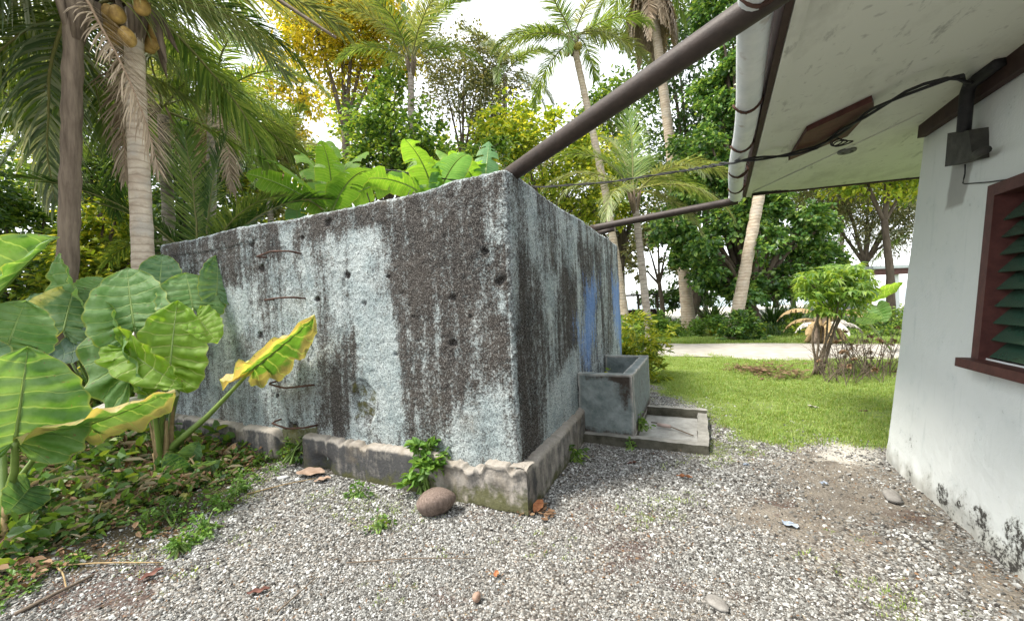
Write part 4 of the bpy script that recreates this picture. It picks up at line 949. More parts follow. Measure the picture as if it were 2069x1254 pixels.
def taro_blade(L, W, fold=.25, droop=.15, wave=.035, nw=6, cup=0.0, seed=0, quilt=.012, curl=0.0):
    r = np.random.default_rng(seed); nv_ = 10; nt, nq = nv_*5+1, 13
    V = []; UV = []; SF = []; Fs = []; n0 = 0
    tau = np.linspace(0, 1, nt); q = np.linspace(0, 1, nq)
    mx = np.interp(tau, HEART[:, 0], HEART[:, 1]); my = np.interp(tau, HEART[:, 0], HEART[:, 2])
    for _ in range(3): mx[1:-1] = (mx[:-2]+2*mx[1:-1]+mx[2:])/4; my[1:-1] = (my[:-2]+2*my[1:-1]+my[2:])/4
    m0 = np.clip((tau-.34)/.66, 0, 1)**1.05*.985
    for sd_ in (1, -1):
        ph = r.uniform(0, 6.28); ph2 = r.uniform(0, 6.28)
        T, Q = np.meshgrid(tau, q, indexing='ij')
        x = m0[:, None]*(1-Q)+mx[:, None]*Q+.05*np.sin(np.pi*Q)*(1-T)*np.sign(mx[:, None]-.0)*-1*(T > .3)
        y = my[:, None]*Q
        wv = np.sin(T*np.pi*2*nw+ph)*.6+np.sin(T*np.pi*2*(nw*1.7)+ph2)*.4
        scal = 1+.035*Q**4*np.sin(T*np.pi*2*nv_+ph)
        z = fold*y*1.0+wave*Q**2.2*wv*(my[:, None]/.5+.25)-droop*np.abs(x)**2*np.sign(1)-cup*(y/.5)**2*.3-quilt*1.9*np.abs(np.cos(np.pi*T*nv_))**2*np.sin(np.pi*np.clip(Q, 0, 1)**.8)+(fbm(T*9+seed, Q*5, 3, seed+200)-.5)*.13*Q + quilt*.0
        z = z-curl*Q**3*(sd_ > 0)*my[:, None]*1.2
        V.append(np.stack([x*L*1.0, sd_*y*W*2*.5/.5*.5*scal*1.0, z*L], -1).reshape(-1, 3)); UV.append(np.stack([Q, T*nv_], -1).reshape(-1, 2)); SF.append(np.full(T.size, 1.0 if sd_ > 0 else .0))
        F = grid_faces(nt, nq)+n0; Fs.append(F if sd_ > 0 else F[:, ::-1]); n0 += T.size
    return np.concatenate(V), np.concatenate(Fs), np.concatenate(UV), np.concatenate(SF)
def taro_leaf(root, att, tip, W, mat, roll=0, fold=.25, droop=.12, wave=.035, seed=0, face=None, stalk=None, r=(.022, .012), cup=0, quilt=.012, curl=0, smat='petiole'):
    att = np.array(att, float); tip = np.array(tip, float); a = tip-att; L = np.linalg.norm(a); a /= L
    vdir = (ORG-att); vdir /= np.linalg.norm(vdir); n = vdir if face is None else np.array(face, float)
    n = n-a*a.dot(n); n /= np.linalg.norm(n); wv = np.cross(n, a)
    c, s = math.cos(roll), math.sin(roll); n2 = n*c+wv*s; w2 = wv*c-n*s
    V, F, UV, SF = taro_blade(L, W, fold, droop, wave, 5+seed % 3, cup, seed, quilt, curl)
    Vw = V[:, :1]*a+V[:, 1:2]*w2+V[:, 2:3]*n2+att-np.array(root.location)
    o = link('leaf', mesh_data('taro leaf', Vw, F, M[mat], True, UV, dict(sidef=SF)), root)
    mb = MB(); t = np.linspace(0, 1, 14)[:, None]; P = a*(t*L*.96)+att-np.array(root.location)+n2*(-droop*(t*.96)**2*L-.004)
    mb.tube(P, np.linspace(.011, .002, 14)*max(.5, L/.6), 6); mb.build('midrib', M['petiole'], o, True)
    if stalk is not None:
        P = spline([np.array(p, float) for p in stalk]+[att], 26)-np.array(root.location); mb = MB(); mb.tube(P, np.r_[np.linspace(r[0]*1.5, r[0], 7), np.linspace(r[0], r[1], 19)], 10); mb.build('stalk', M[smat], o, True)
    return o
def S(x, y, D): return dep(x, y, D)

b1 = gz(332, 945); pl = empty('giant_taro', b1, 'tall giant taro with spreading heart-shaped leaves close to the tank ladder', 'taro plant', 'giant taro plants')
bb = [b1+[0, 0, -.05], S(332, 870, 4.2)]
taro_leaf(pl, S(512, 744, 3.95), S(636, 652, 3.6), .5, 'taro_yellow', -.9, .2, .05, .055, 3, stalk=[b1+[.03, 0, 0], S(350, 900, 4.15), S(420, 840, 4.05)], r=(.034, .013))
taro_leaf(pl, S(272, 662, 4.1), S(250, 535, 4.25), .68, 'taro_mid', .25, .28, .12, .03, 4, stalk=[b1, S(318, 850, 4.2), S(300, 740, 4.15)], r=(.028, .014))
taro_leaf(pl, S(322, 588, 4.6), S(326, 510, 4.75), .46, 'taro_dark', .2, .3, .12, .035, 5, stalk=[b1, S(330, 800, 4.35), S(326, 680, 4.5)])
taro_leaf(pl, S(438, 592, 4.55), S(442, 514, 4.65), .38, 'taro_dark', -.2, .25, .1, .03, 6, stalk=[b1, S(350, 830, 4.3), S(378, 720, 4.4)])
taro_leaf(pl, S(390, 622, 4.35), S(376, 548, 4.45), .62, 'taro_mid', -.15, .15, .1, .04, 7, stalk=[b1, S(345, 840, 4.2), S(385, 700, 4.3)], cup=.4)
taro_leaf(pl, S(398, 640, 4.3), S(438, 688, 4.2), .36, 'taro_bright', .3, .15, .1, .03, 17)
taro_leaf(pl, S(342, 752, 4.0), S(356, 606, 4.15), .62, 'taro_bright', .18, .12, .08, .03, 8, stalk=[b1, S(325, 860, 4.1)], r=(.026, .013), quilt=.02)
taro_leaf(pl, S(262, 768, 3.95), S(190, 602, 4.1), .56, 'taro_mid', .85, .3, .1, .045, 9, stalk=[b1, S(312, 860, 4.05), S(290, 800, 4.0)])
taro_leaf(pl, S(255, 705, 3.9), S(352, 782, 3.75), .4, 'taro_bright', -.5, .3, .15, .05, 10, stalk=[b1+[0, -.02, 0], S(312, 830, 3.95), S(280, 740, 3.92)])
mb = MB()
for i in range(5):
    a = i*1.3; P = np.array([[math.cos(a)*.05, math.sin(a)*.05, -.02], [math.cos(a)*.06, math.sin(a)*.06, .22], [math.cos(a)*.10, math.sin(a)*.10, .5+.12*(i % 3)]]); mb.tube(spline(P, 8), np.linspace(.04, .012, 8), 8, True, .2)
mb.build('stalk_base', M['petiole_brown'], pl, True)
b2 = gz(12, 1090); p2 = empty('giant_taro', b2, 'giant taro nearest the viewer with one big rumpled leaf and a drooping yellow-edged leaf', 'taro plant', 'giant taro plants')
taro_leaf(p2, S(30, 892, 2.75), S(58, 706, 2.75), .72, 'taro_mid', -.1, .22, .1, .05, 11, stalk=[b2, S(12, 1010, 2.85), S(30, 950, 2.8)], r=(.03, .017), quilt=.022)
taro_leaf(p2, S(150, 868, 3.0), S(352, 800, 3.1), .62, 'taro_tip', -1.2, .15, .06, .05, 12, stalk=[b2, S(25, 985, 2.9), S(85, 905, 2.92)], r=(.024, .012), quilt=.012)
taro_leaf(p2, S(15, 700, 3.2), S(50, 606, 3.3), .52, 'taro_mid', .15, .25, .1, .035, 13, stalk=[b2, S(5, 900, 3.0)])
taro_leaf(p2, S(-8, 600, 3.3), S(95, 478, 3.1), .42, 'taro_mid', 1.0, .6, .05, .04, 14, stalk=[b2, S(-20, 850, 3.1)])
taro_leaf(p2, S(-60, 800, 2.9), S(-110, 660, 3.0), .6, 'taro_dark', .2, .2, .1, .04, 15, stalk=[b2, S(-30, 950, 2.95)])
taro_leaf(p2, S(60, 985, 2.9), S(20, 1035, 2.75), .3, 'taro_dark', .5, .2, .15, .05, 61, stalk=[b2, S(40, 1000, 2.9)], r=(.012, .008))
mb = MB(); mb.tube(spline([b2-b2+[.05, 0, .3], [.12, -.03, .12], [.16, -.02, -.01]], 8), [.018]*8, 6); mb.tube(spline([[.02, 0, .1], [.14, .05, .08], [.3, .03, .02]], 8), [.012]*8, 6); mb.build('dead_stalk', M['petiole_brown'], p2, True)
b3 = gz(205, 830); p3 = empty('giant_taro', b3, 'giant taro standing furthest back among ground cover with grey drooping leaf', 'taro plant', 'giant taro plants')
taro_leaf(p3, S(128, 668, 4.6), S(150, 572, 4.9), .74, 'taro_pale', .1, .12, .1, .04, 21, stalk=[b3, S(180, 770, 4.9)])
taro_leaf(p3, S(172, 628, 4.9), S(112, 514, 4.8), .5, 'taro_mid', 1.05, .4, .05, .04, 22, stalk=[b3, S(200, 720, 5.1)])
taro_leaf(p3, S(215, 692, 4.7), S(82, 722, 4.4), .58, 'taro_grey', -.9, .2, .12, .03, 23, stalk=[b3, S(220, 760, 4.9)])
taro_leaf(p3, S(190, 590, 5.0), S(210, 560, 5.1), .4, 'taro_mid', .2, .2, .1, .03, 24, stalk=[b3, S(225, 720, 5.1)])
taro_leaf(p3, S(95, 640, 5.3), S(60, 590, 5.4), .4, 'taro_dark', .2, .2, .1, .03, 25, stalk=[b3, S(160, 760, 5.1)])
taro_leaf(p3, S(250, 640, 5.2), S(268, 575, 5.3), .42, 'taro_mid', -.4, .3, .12, .05, 26, stalk=[b3, S(240, 740, 5.2)])
taro_leaf(p3, S(45, 668, 4.9), S(20, 610, 5.0), .46, 'taro_pale', .4, .3, .12, .05, 27, stalk=[b3, S(120, 780, 5.0)])
# young taro by the foot of the tall one
b4 = gz(372, 985); p4 = empty('small_taro', b4, 'small dark green taro seedling at the foot of the tall giant taro', 'taro plant')
for i, (ax, ay, tx_, ty_, W_, D_) in enumerate([(385, 925, 398, 895, .22, 3.95), (362, 945, 335, 918, .2, 3.85), (400, 950, 440, 935, .2, 3.85), (372, 960, 362, 930, .16, 3.8)]):
    taro_leaf(p4, S(ax, ay, D_), S(tx_, ty_, D_-.1), W_, 'taro_dark', rng.uniform(-.5, .5), .3, .1, .04, 30+i, stalk=[b4, S((ax+372)/2, 965, D_)], r=(.01, .006))
b5 = gz(350, 1062); p5 = empty('small_taro', b5, 'yellow-spotted young taro leaf at the edge of the gravel', 'taro plant')
taro_leaf(p5, S(358, 1010, 3.35), S(360, 1052, 3.25), .16, 'taro_pale', .2, .2, .1, .05, 41, stalk=[b5], r=(.006, .004))
taro_leaf(p5, S(345, 1085, 3.1), S(335, 1110, 3.0), .2, 'taro_mid', .2, .2, .1, .05, 42)

# ------------------------------------------------------------------ banana plants behind the tank
def banana_leaf_np(L, W, arch, fold=.35, tears=5, seed=0):
    r = np.random.default_rng(seed); nt, nq = 60, 7; t = np.linspace(0, 1, nt); S_ = t; th = np.radians(arch[0]-(arch[0]-arch[1])*S_**1.2); ds = L/(nt-1)
    x = np.r_[0, np.cumsum(np.cos(th[:-1])*ds)]; z = np.r_[0, np.cumsum(np.sin(th[:-1])*ds)]
    w = W*.68*np.clip(np.sin(np.pi*np.clip((t-.08)/.92, 0, 1)**.75), 0, 1)**.55; w[t < .1] *= .02
    V = []; Fs = []; UV = []; n0 = 0
    for sd_ in (1, -1):
        tr_ = set(r.integers(12, nt-4, tears).tolist()); Q = np.linspace(0, 1, nq)[None]
        seg_id = np.cumsum([1 if i in tr_ else 0 for i in range(nt)]); dd = r.normal(0, .16, seg_id.max()+1)[seg_id][:, None]
        ff = fold-dd-.9*Q*.5*(1+.0*dd)
        y = sd_*w[:, None]*Q*np.cos(ff*.8); zz_ = z[:, None]+w[:, None]*Q*np.sin(ff)+.012*np.sin(t*50+seed)[:, None]*Q; xx = x[:, None]+.25*w[:, None]*Q+dd*.12*Q
        V.append(np.stack([xx, y+0*xx, zz_], -1).reshape(-1, 3)); UV.append(np.stack([Q+0*xx, t[:, None]*26+0*xx], -1).reshape(-1, 2))
        F = grid_faces(nt, nq); keepf = np.array([(f[0]//nq+1) not in tr_ or (f[0] % nq) < 2 for f in F]); F = F[keepf]; Fs.append((F if sd_ > 0 else F[:, ::-1])+n0); n0 += nt*nq
    rv, rf = tube_np(np.stack([x, 0*x, z-.012], 1), np.linspace(.026, .004, nt), 6)
    return np.concatenate(V), np.concatenate(Fs), np.concatenate(UV), rv, rf
M['banana'] = taro_mat('banana leaf', (.12, .26, .035), (.2, .36, .05), (.34, .46, .12), trans=.5)
M['banana_blue'] = taro_mat('banana leaf waxy', (.08, .2, .07), (.14, .29, .12), (.25, .38, .17), trans=.4)
M['banana_dead'] = simple('dead banana leaf', (.32, .15, .09), (.5, .3, .2), 9, .85, .3)
def banana(label, base, fork, leaves, name='banana_plant', stemr=.09):
    root = empty(name, base, label, 'banana plant', 'banana plants'); base = np.array(base); fork = np.array(fork); d = fork-base
    trunk_obj(root, [(0, 0, -.05), d*.5, d], stemr, stemr*.6, 'stem', .02, seg=20, flare=.3)
    for i, (az, L, W, a0, a1, mat) in enumerate(leaves):
        V, F, UV, rv, rf = banana_leaf_np(L, W, (a0, a1), seed=int(rng.integers(1000)), tears=6)
        me = mesh_data('banana leaf', V, F, M[mat], True, UV, dict(sidef=np.ones(len(V)))); o = link('leaf', me, root); o.location = d+[0, 0, -.1]; o.rotation_euler = (rng.normal(0, .25), 0, A_(az))
        link('midrib', mesh_data('banana midrib', rv, rf, M['petiole'] if mat != 'banana_dead' else M['banana_dead'], True), o)
    return root
f1 = dep(668, 425, 8.4); banana('banana plant with upright bright leaves and one dead orange-brown leaf behind the tank wall', (f1[0], f1[1], 0), f1,
       [(185, 2.1, .5, 62, 10, 'banana'), (100, 1.9, .5, 82, 60, 'banana'), (20, 2.1, .55, 66, 5, 'banana'), (-40, 1.8, .5, 50, -20, 'banana'), (60, 2.2, .5, 75, 30, 'banana'), (150, 2.0, .5, 78, 30, 'banana'), (176, 1.6, .4, 38, 48, 'banana_dead'), (230, 1.7, .5, 55, 0, 'banana'), (-90, 1.6, .45, 72, 20, 'banana')])
f2 = dep(880, 405, 9.0); banana('banana plant spreading broad light green leaves above the middle of the tank', (f2[0], f2[1], 0), f2,
       [(200, 2.0, .6, 50, -30, 'banana'), (160, 2.1, .6, 60, 5, 'banana_blue'), (10, 1.9, .55, 40, -20, 'banana'), (95, 2.0, .55, 76, 40, 'banana'), (-60, 1.7, .6, 55, -15, 'banana_blue'), (250, 1.7, .55, 62, 5, 'banana'), (40, 2.0, .55, 62, 10, 'banana')])
f3 = dep(605, 470, 7.9); banana('low banana plant with one bluish leaf arching left over the tank rim', (f3[0], f3[1], 0), f3,
       [(183, 1.2, .34, 30, -8, 'banana_blue'), (120, 1.3, .34, 65, 20, 'banana_blue'), (60, 1.1, .3, 60, 20, 'banana')], stemr=.06)
f4 = dep(975, 395, 9.6); banana('banana plant partly hidden behind the near top corner of the tank', (f4[0], f4[1], 0), f4,
       [(185, 1.9, .55, 58, 0, 'banana'), (150, 1.8, .5, 70, 30, 'banana'), (20, 1.8, .5, 60, 10, 'banana'), (95, 1.9, .5, 80, 50, 'banana_blue'), (240, 1.5, .5, 55, 5, 'banana')])

# ------------------------------------------------------------------ coconut palms
def crown_at(x, y, D): return dep(x, y, D)
def gpx(x, y): return gz(x, y)
G1 = 'coconut palms'
c = crown_at(268, 25, 5.9); b = gd(292, 5.9)
palm('nearest coconut palm, ringed trunk behind the tall taro and orange nuts under its crown', b, c, .15, .115, 'trunk_pale',
     [(200, 'droop_or_dark_sheet', 'palm_blue', 1.2), (215, 'mid1', 'palm_blue', 1.25), (178, 'mid0', 'palm_blue', 1.15), (160, 'low0', 'palm', 1.1), (-12, 'mid1', 'palm', 1.0), (25, 'mid0', 'palm_pale', 1.0), (90, 'up1', 'palm', 1.1), (120, 'mid0', 'palm', 1.1), (235, 'up1', 'palm_blue', 1.0),
      (-60, 'up1', 'palm', 1.0), (190, 'low1', 'palm', 1.0), (75, 'low1', 'palm', 1.0), (140, 'hang0', 'palm_dead', .8), (100, 'droop_or_dark_sheet', 'palm', .9), (140, 'hang0', 'palm_dead', .6)], nuts=8, nutmat='fresh_nut', bend=-.04, ring=.03)
c = crown_at(268, 25, 5.9); root = [o for o in COL.objects if o.name.startswith('coconut_palm')][-1]; d = c-np.array(root.location)
for i, (az, l) in enumerate(((190, .6), (170, .75), (10, .7), (230, .6), (0, .95), (90, .8))):
    a = A_(az); p = np.array([math.cos(a), math.sin(a), 0]); mb = MB(); mb.tube(spline([d+p*.08+[0, 0, .1], d+p*(.3+.1*(i % 2))+[0, 0, .05], d+p*(.34+.12*(i % 3))+[0, 0, -l*.8]], 10), np.sin(np.linspace(.25, 3.0, 10))*.055, 7, True, .4); mb.build('spathe', M['trunk_fibre'], root, True)
for (nx__, ny__) in ((257, 76), (286, 14), (236, 30)):
    o = link('coconut', NUTS['fresh_nut'], root); o.location = dep(nx__, ny__, 5.55)-np.array(root.location); o.rotation_euler = (.2, .1, nx__)
c = crown_at(150, 5, 5.2); b = gd(108, 5.2)
palm('fibrous brown coconut palm hung with pale dead leaflets at the far left', b, c, .115, .10, 'trunk_fibre',
     [(200, 'droop_or_dark_sheet', 'palm_blue', 1.0), (185, 'low0', 'palm_blue', 1.0), (225, 'mid1', 'palm', .9), (150, 'mid0', 'palm_blue', 1.0), (20, 'droop_or_dark_sheet', 'palm_pale', .75), (60, 'mid0', 'palm_blue', 1.0), (100, 'up1', 'palm', 1.0), (-15, 'hang1', 'palm_dead', .8), (150, 'low1', 'palm_blue', 1.1), (180, 'droop_or_dark_sheet', 'palm_blue', 1.15), (235, 'low1', 'palm_blue', 1.0), (210, 'low0', 'palm_blue', 1.2), (30, 'mid1', 'palm_dark', .9), (130, 'low0', 'palm', .9), (265, 'up1', 'palm', .9)], bend=.03, ring=.07, flare=.6)
c = crown_at(408, 560, 7.6); b = gd(410, 7.6)
palm('young coconut palm with stiff dark fronds fanning up behind the left end of the tank', b, c, .14, .12, 'trunk_fibre',
     [(60, 'fan', 'palm_dark', .85), (190, 'stiff', 'palm_dark', .9), (10, 'stiff', 'palm_dark', .85), (225, 'stiff', 'palm_dark', .8), (140, 'fan', 'palm', .9), (100, 'stiff', 'palm_dark', .9), (165, 'mid0', 'palm', .8), (-15, 'stiff', 'palm', .7)], bend=0)
c = crown_at(-150, 160, 7.5); b = gd(-150, 7.5)
palm('coconut palm outside the left edge whose long fronds hang into view', b, c, .15, .12, 'trunk_grey',
     [(-20, 'droop_or_dark_sheet', 'palm_blue', 1.3), (5, 'droop_or_dark_sheet', 'palm_pale', 1.5), (15, 'low0', 'palm_blue', 1.45), (-8, 'low1', 'palm_blue', 1.3), (30, 'low0', 'palm', 1.2), (-45, 'low0', 'palm_blue', 1.1), (60, 'mid0', 'palm', 1.2), (100, 'mid1', 'palm', 1.1), (160, 'mid0', 'palm', 1.1), (220, 'mid1', 'palm', 1.1), (-80, 'mid0', 'palm', 1.0)])
c = crown_at(330, 235, 8.8); b = gd(350, 8.8)
palm('palm hidden by its own long hanging fronds between the two left trunks and the tank', b, c, .13, .11, 'trunk_grey', [(190, 'droop_or_dark_sheet', 'palm', 1.0), (215, 'droop_or_dark_sheet', 'palm_dark', 1.0), (-30, 'droop_or_dark_sheet', 'palm', .9), (0, 'droop_or_dark_sheet', 'palm', .8), (25, 'low1', 'palm', 1.0), (-55, 'droop_or_dark_sheet', 'palm_pale', .9), (160, 'low1', 'palm_dark', 1.0), (130, 'mid0', 'palm', 1), (240, 'low1', 'palm', 1.0), (-80, 'low0', 'palm', .9), (-10, 'hang1', 'palm_dead', .9)], sheath=False)
c = crown_at(430, 205, 11.5); b = gd(400, 11.5)
palm('mid-distance coconut palm behind the left half of the tank with drooping olive fronds', b, c, .15, .12, 'trunk_grey', ring_of(9, ['mid1', 'low0', 'mid0', 'droop_or_dark_sheet'], 'palm', 1.15, 10)+ring_of(4, ['low1', 'hang0'], ['palm', 'palm_dead'], 1.0, 40), nuts=4)
c = crown_at(830, 130, 15.5); b = gd(820, 15.5)
palm('coconut palm with an upright yellow-green spear of fronds beside the golden tree', b, c, .16, .12, 'trunk_grey', [(20, 'fan', 'palm_pale', .85), (140, 'fan', 'palm', .8), (170, 'up0', 'palm_pale', .95), (10, 'up0', 'palm', .9), (60, 'up1', 'palm', 1), (200, 'up1', 'palm_pale', 1.0), (-20, 'up1', 'palm', 1.0), (120, 'mid0', 'palm', 1), (250, 'mid0', 'palm', 1), (-60, 'mid0', 'palm_pale', 1), (190, 'mid1', 'palm', .9), (0, 'mid1', 'palm', .9)])
c = crown_at(1158, 85, 15.0); b = gz(1268, 640) if False else gd(1268, 15.0)
palm('slender leaning coconut palm behind the far side of the tank with nuts', b, c, .155, .115, 'trunk_pale',
     [(180, 'mid1', 'palm', 1.0), (200, 'low0', 'palm', 1.1), (150, 'mid0', 'palm_pale', 1.0), (0, 'low0', 'palm_pale', 1.0), (-20, 'mid1', 'palm', .9), (30, 'mid0', 'palm', 1), (90, 'up1', 'palm', 1.0), (60, 'mid1', 'palm', 1), (120, 'low0', 'palm', 1), (230, 'mid0', 'palm', 1), (-70, 'mid1', 'palm_pale', .9), (-45, 'low1', 'palm_pale', .9), (250, 'low1', 'palm', .8), (100, 'up0', 'palm', .9)], nuts=7, bend=-.10)
c = crown_at(1308, -75, 18.0); b = gd(1392, 18.0)
palm('tall pale coconut palm by the road with a thick skirt of dead fronds', b, c, .25, .17, 'trunk_pale', ring_of(8, ['mid1', 'mid0', 'low0', 'up1'], 'palm', 1.2, 15)+ring_of(6, ['low1', 'low0'], 'palm', 1.1, 30), skirt=40, bend=-.07, nuts=5, fs=1.05, flare=1.3)
c = crown_at(1615, -120, 13.4); b = gd(1476, 13.4)
palm('orange-tinged coconut palm leaning right behind the corner of the eave', b, c, .19, .13, 'trunk_pale', ring_of(9, ['mid1', 'mid0', 'low0'], 'palm', 1.1), bend=.06, flare=.9)
c = crown_at(1282, 400, 12.5); b = gd(1312, 12.5)
palm('short young palm with drooping yellow-green fronds just right of the tank', b, c, .12, .10, 'trunk_grey', [(200, 'mid1', 'palm_pale', .7), (175, 'mid0', 'palm_pale', .75), (0, 'mid0', 'palm_pale', .8), (20, 'mid1', 'palm', .8), (60, 'up1', 'palm', .8), (110, 'up0', 'palm_pale', .8), (150, 'up1', 'palm', .8), (-30, 'low0', 'palm_pale', .75), (-70, 'mid1', 'palm_pale', .7), (230, 'low0', 'palm_pale', .7), (90, 'fan', 'palm', .7), (-10, 'low1', 'palm_pale', .6)], bend=.02, fs=1.25)
for (px, py, D, bx, lab) in ((1430, 330, 27, 1425, 'distant coconut palm between the two pale trunks'), (1585, 470, 24, 1607, 'distant palm with reddish trunk to the left of the cassava bush'), (1870, 470, 19, 1885, 'palm with teal fronds reaching out beside the white wall corner'), (1020, 150, 24, 1015, 'distant coconut palm above the near tank corner'), (540, 330, 20, 560, 'distant pale palm seen in the gap left of the banana plants'), (1700, 300, 30, 1700, 'distant palm above the shed roof')):
    palm(lab, gd(bx, D), crown_at(px, py, D), .15, .12, 'trunk_grey', ring_of(9, ['mid1', 'mid0', 'low0', 'up1'], ['palm', 'palm_pale', 'palm_blue'] if px < 1800 else 'palm_blue', 1.15, px)+ring_of(3, ['low1'], 'palm', 1, 20), sheath=False)

# ------------------------------------------------------------------ broadleaf trees
broad_tree('golden_tree', 'tall tree with golden yellow leaves against the sky above the tank', gd(700, 19), [lump(690, 20, 19, 95), lump(640, 75, 18.5, 60), lump(760, 60, 19.5, 75), lump(730, -60, 19, 100), lump(610, 0, 19, 70), lump(800, 110, 20, 60), lump(690, 130, 19.5, 70)], 19000, .2, 'leaf_gold', seed=1, r0=.25, shell=.25, twigs=60)
broad_tree('slim_tree', 'thin-crowned olive tree on the skyline right of the golden tree', gd(930, 24), [lump(880, 120, 24, 50), lump(940, 95, 24, 40), lump(985, 120, 24, 42), lump(925, 190, 24, 70), lump(1000, 210, 24, 60)], 8000, .2, 'leaf_olive', seed=2, r0=.18, shell=.3, twigs=50)
_r = np.random.default_rng(44); CL = []
for px_, py_, d_, n_, sx_, sy_ in ((1490, 100, 15.6, 26, 55, 160), (1500, 280, 15.4, 12, 60, 90), (1450, 330, 15.2, 8, 60, 60), (1480, 460, 14.8, 9, 75, 60), (1590, 460, 15.0, 9, 80, 55), (1650, 540, 15.4, 5, 40, 35), (1400, 520, 15.4, 5, 40, 40), (1540, 570, 14.8, 6, 70, 28), (1560, 200, 15.8, 6, 40, 120), (1380, 410, 15.6, 4, 30, 50)):
    for _ in range(n_): CL.append(lump(px_+_r.uniform(-1, 1)*sx_, py_+_r.uniform(-1, 1)*sy_, d_+_r.normal(0, .5), _r.uniform(20, 42)))
broad_tree('creeper_tree', 'tall tree draped in glossy heart-leaved creeper beside the eave', gd(1512, 15.8), CL, 52000, .17, 'leaf_vine', seed=3, r0=.3, aspect=.75, shell=.35, hangf=.5, twigs=60)
broad_tree('dark_tree', 'dark dense tree standing behind the creeper-covered one', gd(1380, 22), [lump(1400, 300, 22, 70), lump(1370, 220, 22, 60), lump(1440, 380, 22, 80), lump(1400, 540, 22, 46), lump(1450, 560, 22, 46), lump(1370, 100, 22, 80), lump(1510, 250, 22, 90), lump(1340, 20, 22, 60), lump(1560, 100, 22, 80)], 14000, .26, 'leaf_dark', seed=4, r0=.35, shell=.35, twigs=40)
broad_tree('forked_tree', 'small bare-limbed forked tree in front of the bright gap beside the leaning palm', gd(1338, 19), [lump(1300, 480, 19, 34), lump(1360, 470, 19, 36), lump(1330, 430, 19, 40), lump(1285, 540, 19, 22), lump(1350, 530, 19, 20)], 1500, .2, 'leaf_olive', seed=5, r0=.13, shell=.2, twigs=40)
broad_tree('casuarina_tree', 'feathery olive tree with tangled brown branches above the shed', gd(1745, 20), [lump(1700, 400, 20, 50), lump(1770, 420, 20, 55), lump(1830, 440, 20, 52), lump(1720, 470, 20, 46), lump(1800, 490, 20, 40), lump(1760, 360, 20, 70), lump(1850, 380, 20, 60), lump(1680, 340, 20, 70), lump(1640, 420, 21, 50)], 20000, .17, 'leaf_olive', aspect=.22, seed=6, r0=.2, shell=.12, hangf=.6, twigs=110)
broad_tree('broad_tree', 'yellow-green leafy tree crown just under the gable soffit', gd(1800, 16), [lump(1720, 350, 16, 50), lump(1790, 350, 16, 50), lump(1850, 370, 16, 38), lump(1700, 290, 16, 60), lump(1820, 290, 16, 60)], 7000, .2, 'leaf_lime', seed=7, r0=.15, shell=.3)
JG = 'jungle trees closing the view behind the palms'
def bg_tree(i, px, D, tops, mat, label, n=3800, size=.2):
    broad_tree('jungle_tree', label, gd(px, D), [lump(px+dx, y, D+dd, rr) for dx, y, dd, rr in tops]+[lump(px+dx+(31*k*7 % 61-30)*rr/40, y+(17*k*5 % 53-26)*rr/30, D+dd, rr*.5) for k, (dx, y, dd, rr) in enumerate(tops*2)], int(n*2.4), size*1.05, mat, seed=100+i, r0=.2, shell=.4, group=JG)
bg_tree(0, 60, 12, [(0, 480, 0, 80), (-60, 400, 0, 80), (70, 560, 0, 60), (10, 620, -1, 70), (-70, 560, 0, 70)], 'leaf_mid', 'bushy mid-green tree behind the fibrous palm at the far left', 3600, .17)
bg_tree(1, 190, 11, [(0, 520, 0, 60), (60, 560, 0, 50), (-40, 600, 0, 60), (20, 440, 0, 50)], 'leaf_lime', 'sunlit yellow-green thicket tree between the two left palm trunks', 3000, .16)
bg_tree(2, 380, 14, [(0, 400, 0, 80), (-70, 470, 0, 60), (70, 480, 0, 60), (0, 560, 0, 60), (20, 300, 0, 80)], 'leaf_dark', 'shady dark tree behind the stiff-fronded young palm', 3600, .19)
bg_tree(3, 250, 18, [(0, 300, 0, 90), (-90, 330, 0, 80), (90, 230, 0, 80), (0, 420, 0, 80), (-130, 220, 0, 80)], 'leaf_mid', 'tall jungle tree behind the nearest palm crown', 4200, .24)
bg_tree(4, 500, 22, [(0, 250, 0, 60), (60, 300, 0, 50), (-50, 330, 0, 50), (20, 390, 0, 50)], 'leaf_olive', 'thin olive tree in the gap above the left half of the tank', 2600, .24)
bg_tree(5, 760, 16, [(0, 330, 0, 60), (70, 300, 0, 60), (-80, 340, 0, 50), (150, 340, 0, 60), (30, 240, 0, 70), (230, 330, 0, 50)], 'leaf_mid', 'leafy tree behind the banana plants over the tank', 4000, .2)
bg_tree(6, 1090, 20, [(0, 320, 0, 70), (70, 380, 0, 60), (130, 420, 0, 50), (-60, 260, 0, 60), (110, 300, 0, 60)], 'leaf_lime', 'light green tree behind the leaning palm and the cable', 3600, .24)
bg_tree(7, 1250, 26, [(0, 400, 0, 60), (60, 330, 0, 60), (-50, 460, 0, 40), (80, 450, 0, 40), (10, 220, 0, 70)], 'leaf_mid', 'far green tree beyond the short young palm', 3200, .28)
bg_tree(8, 1660, 30, [(0, 400, 0, 60), (-80, 350, 0, 60), (80, 330, 0, 60)], 'leaf_mid', 'far tree whose top shows between creeper and feathery branches', 2400, .3)
bg_tree(11, 680, 25, [(0, 380, 0, 60), (100, 330, 0, 60), (-100, 400, 0, 60), (220, 330, 0, 70), (330, 300, 0, 60), (60, 240, 0, 60)], 'leaf_lime', 'broad light green far tree behind the bananas', 4200, .3)
bg_tree(12, 1180, 30, [(0, 460, 0, 50), (80, 500, 0, 50), (-100, 360, 0, 60), (170, 420, 0, 60), (40, 300, 0, 60)], 'leaf_olive', 'far olive tree low behind the tank right side', 3600, .32)
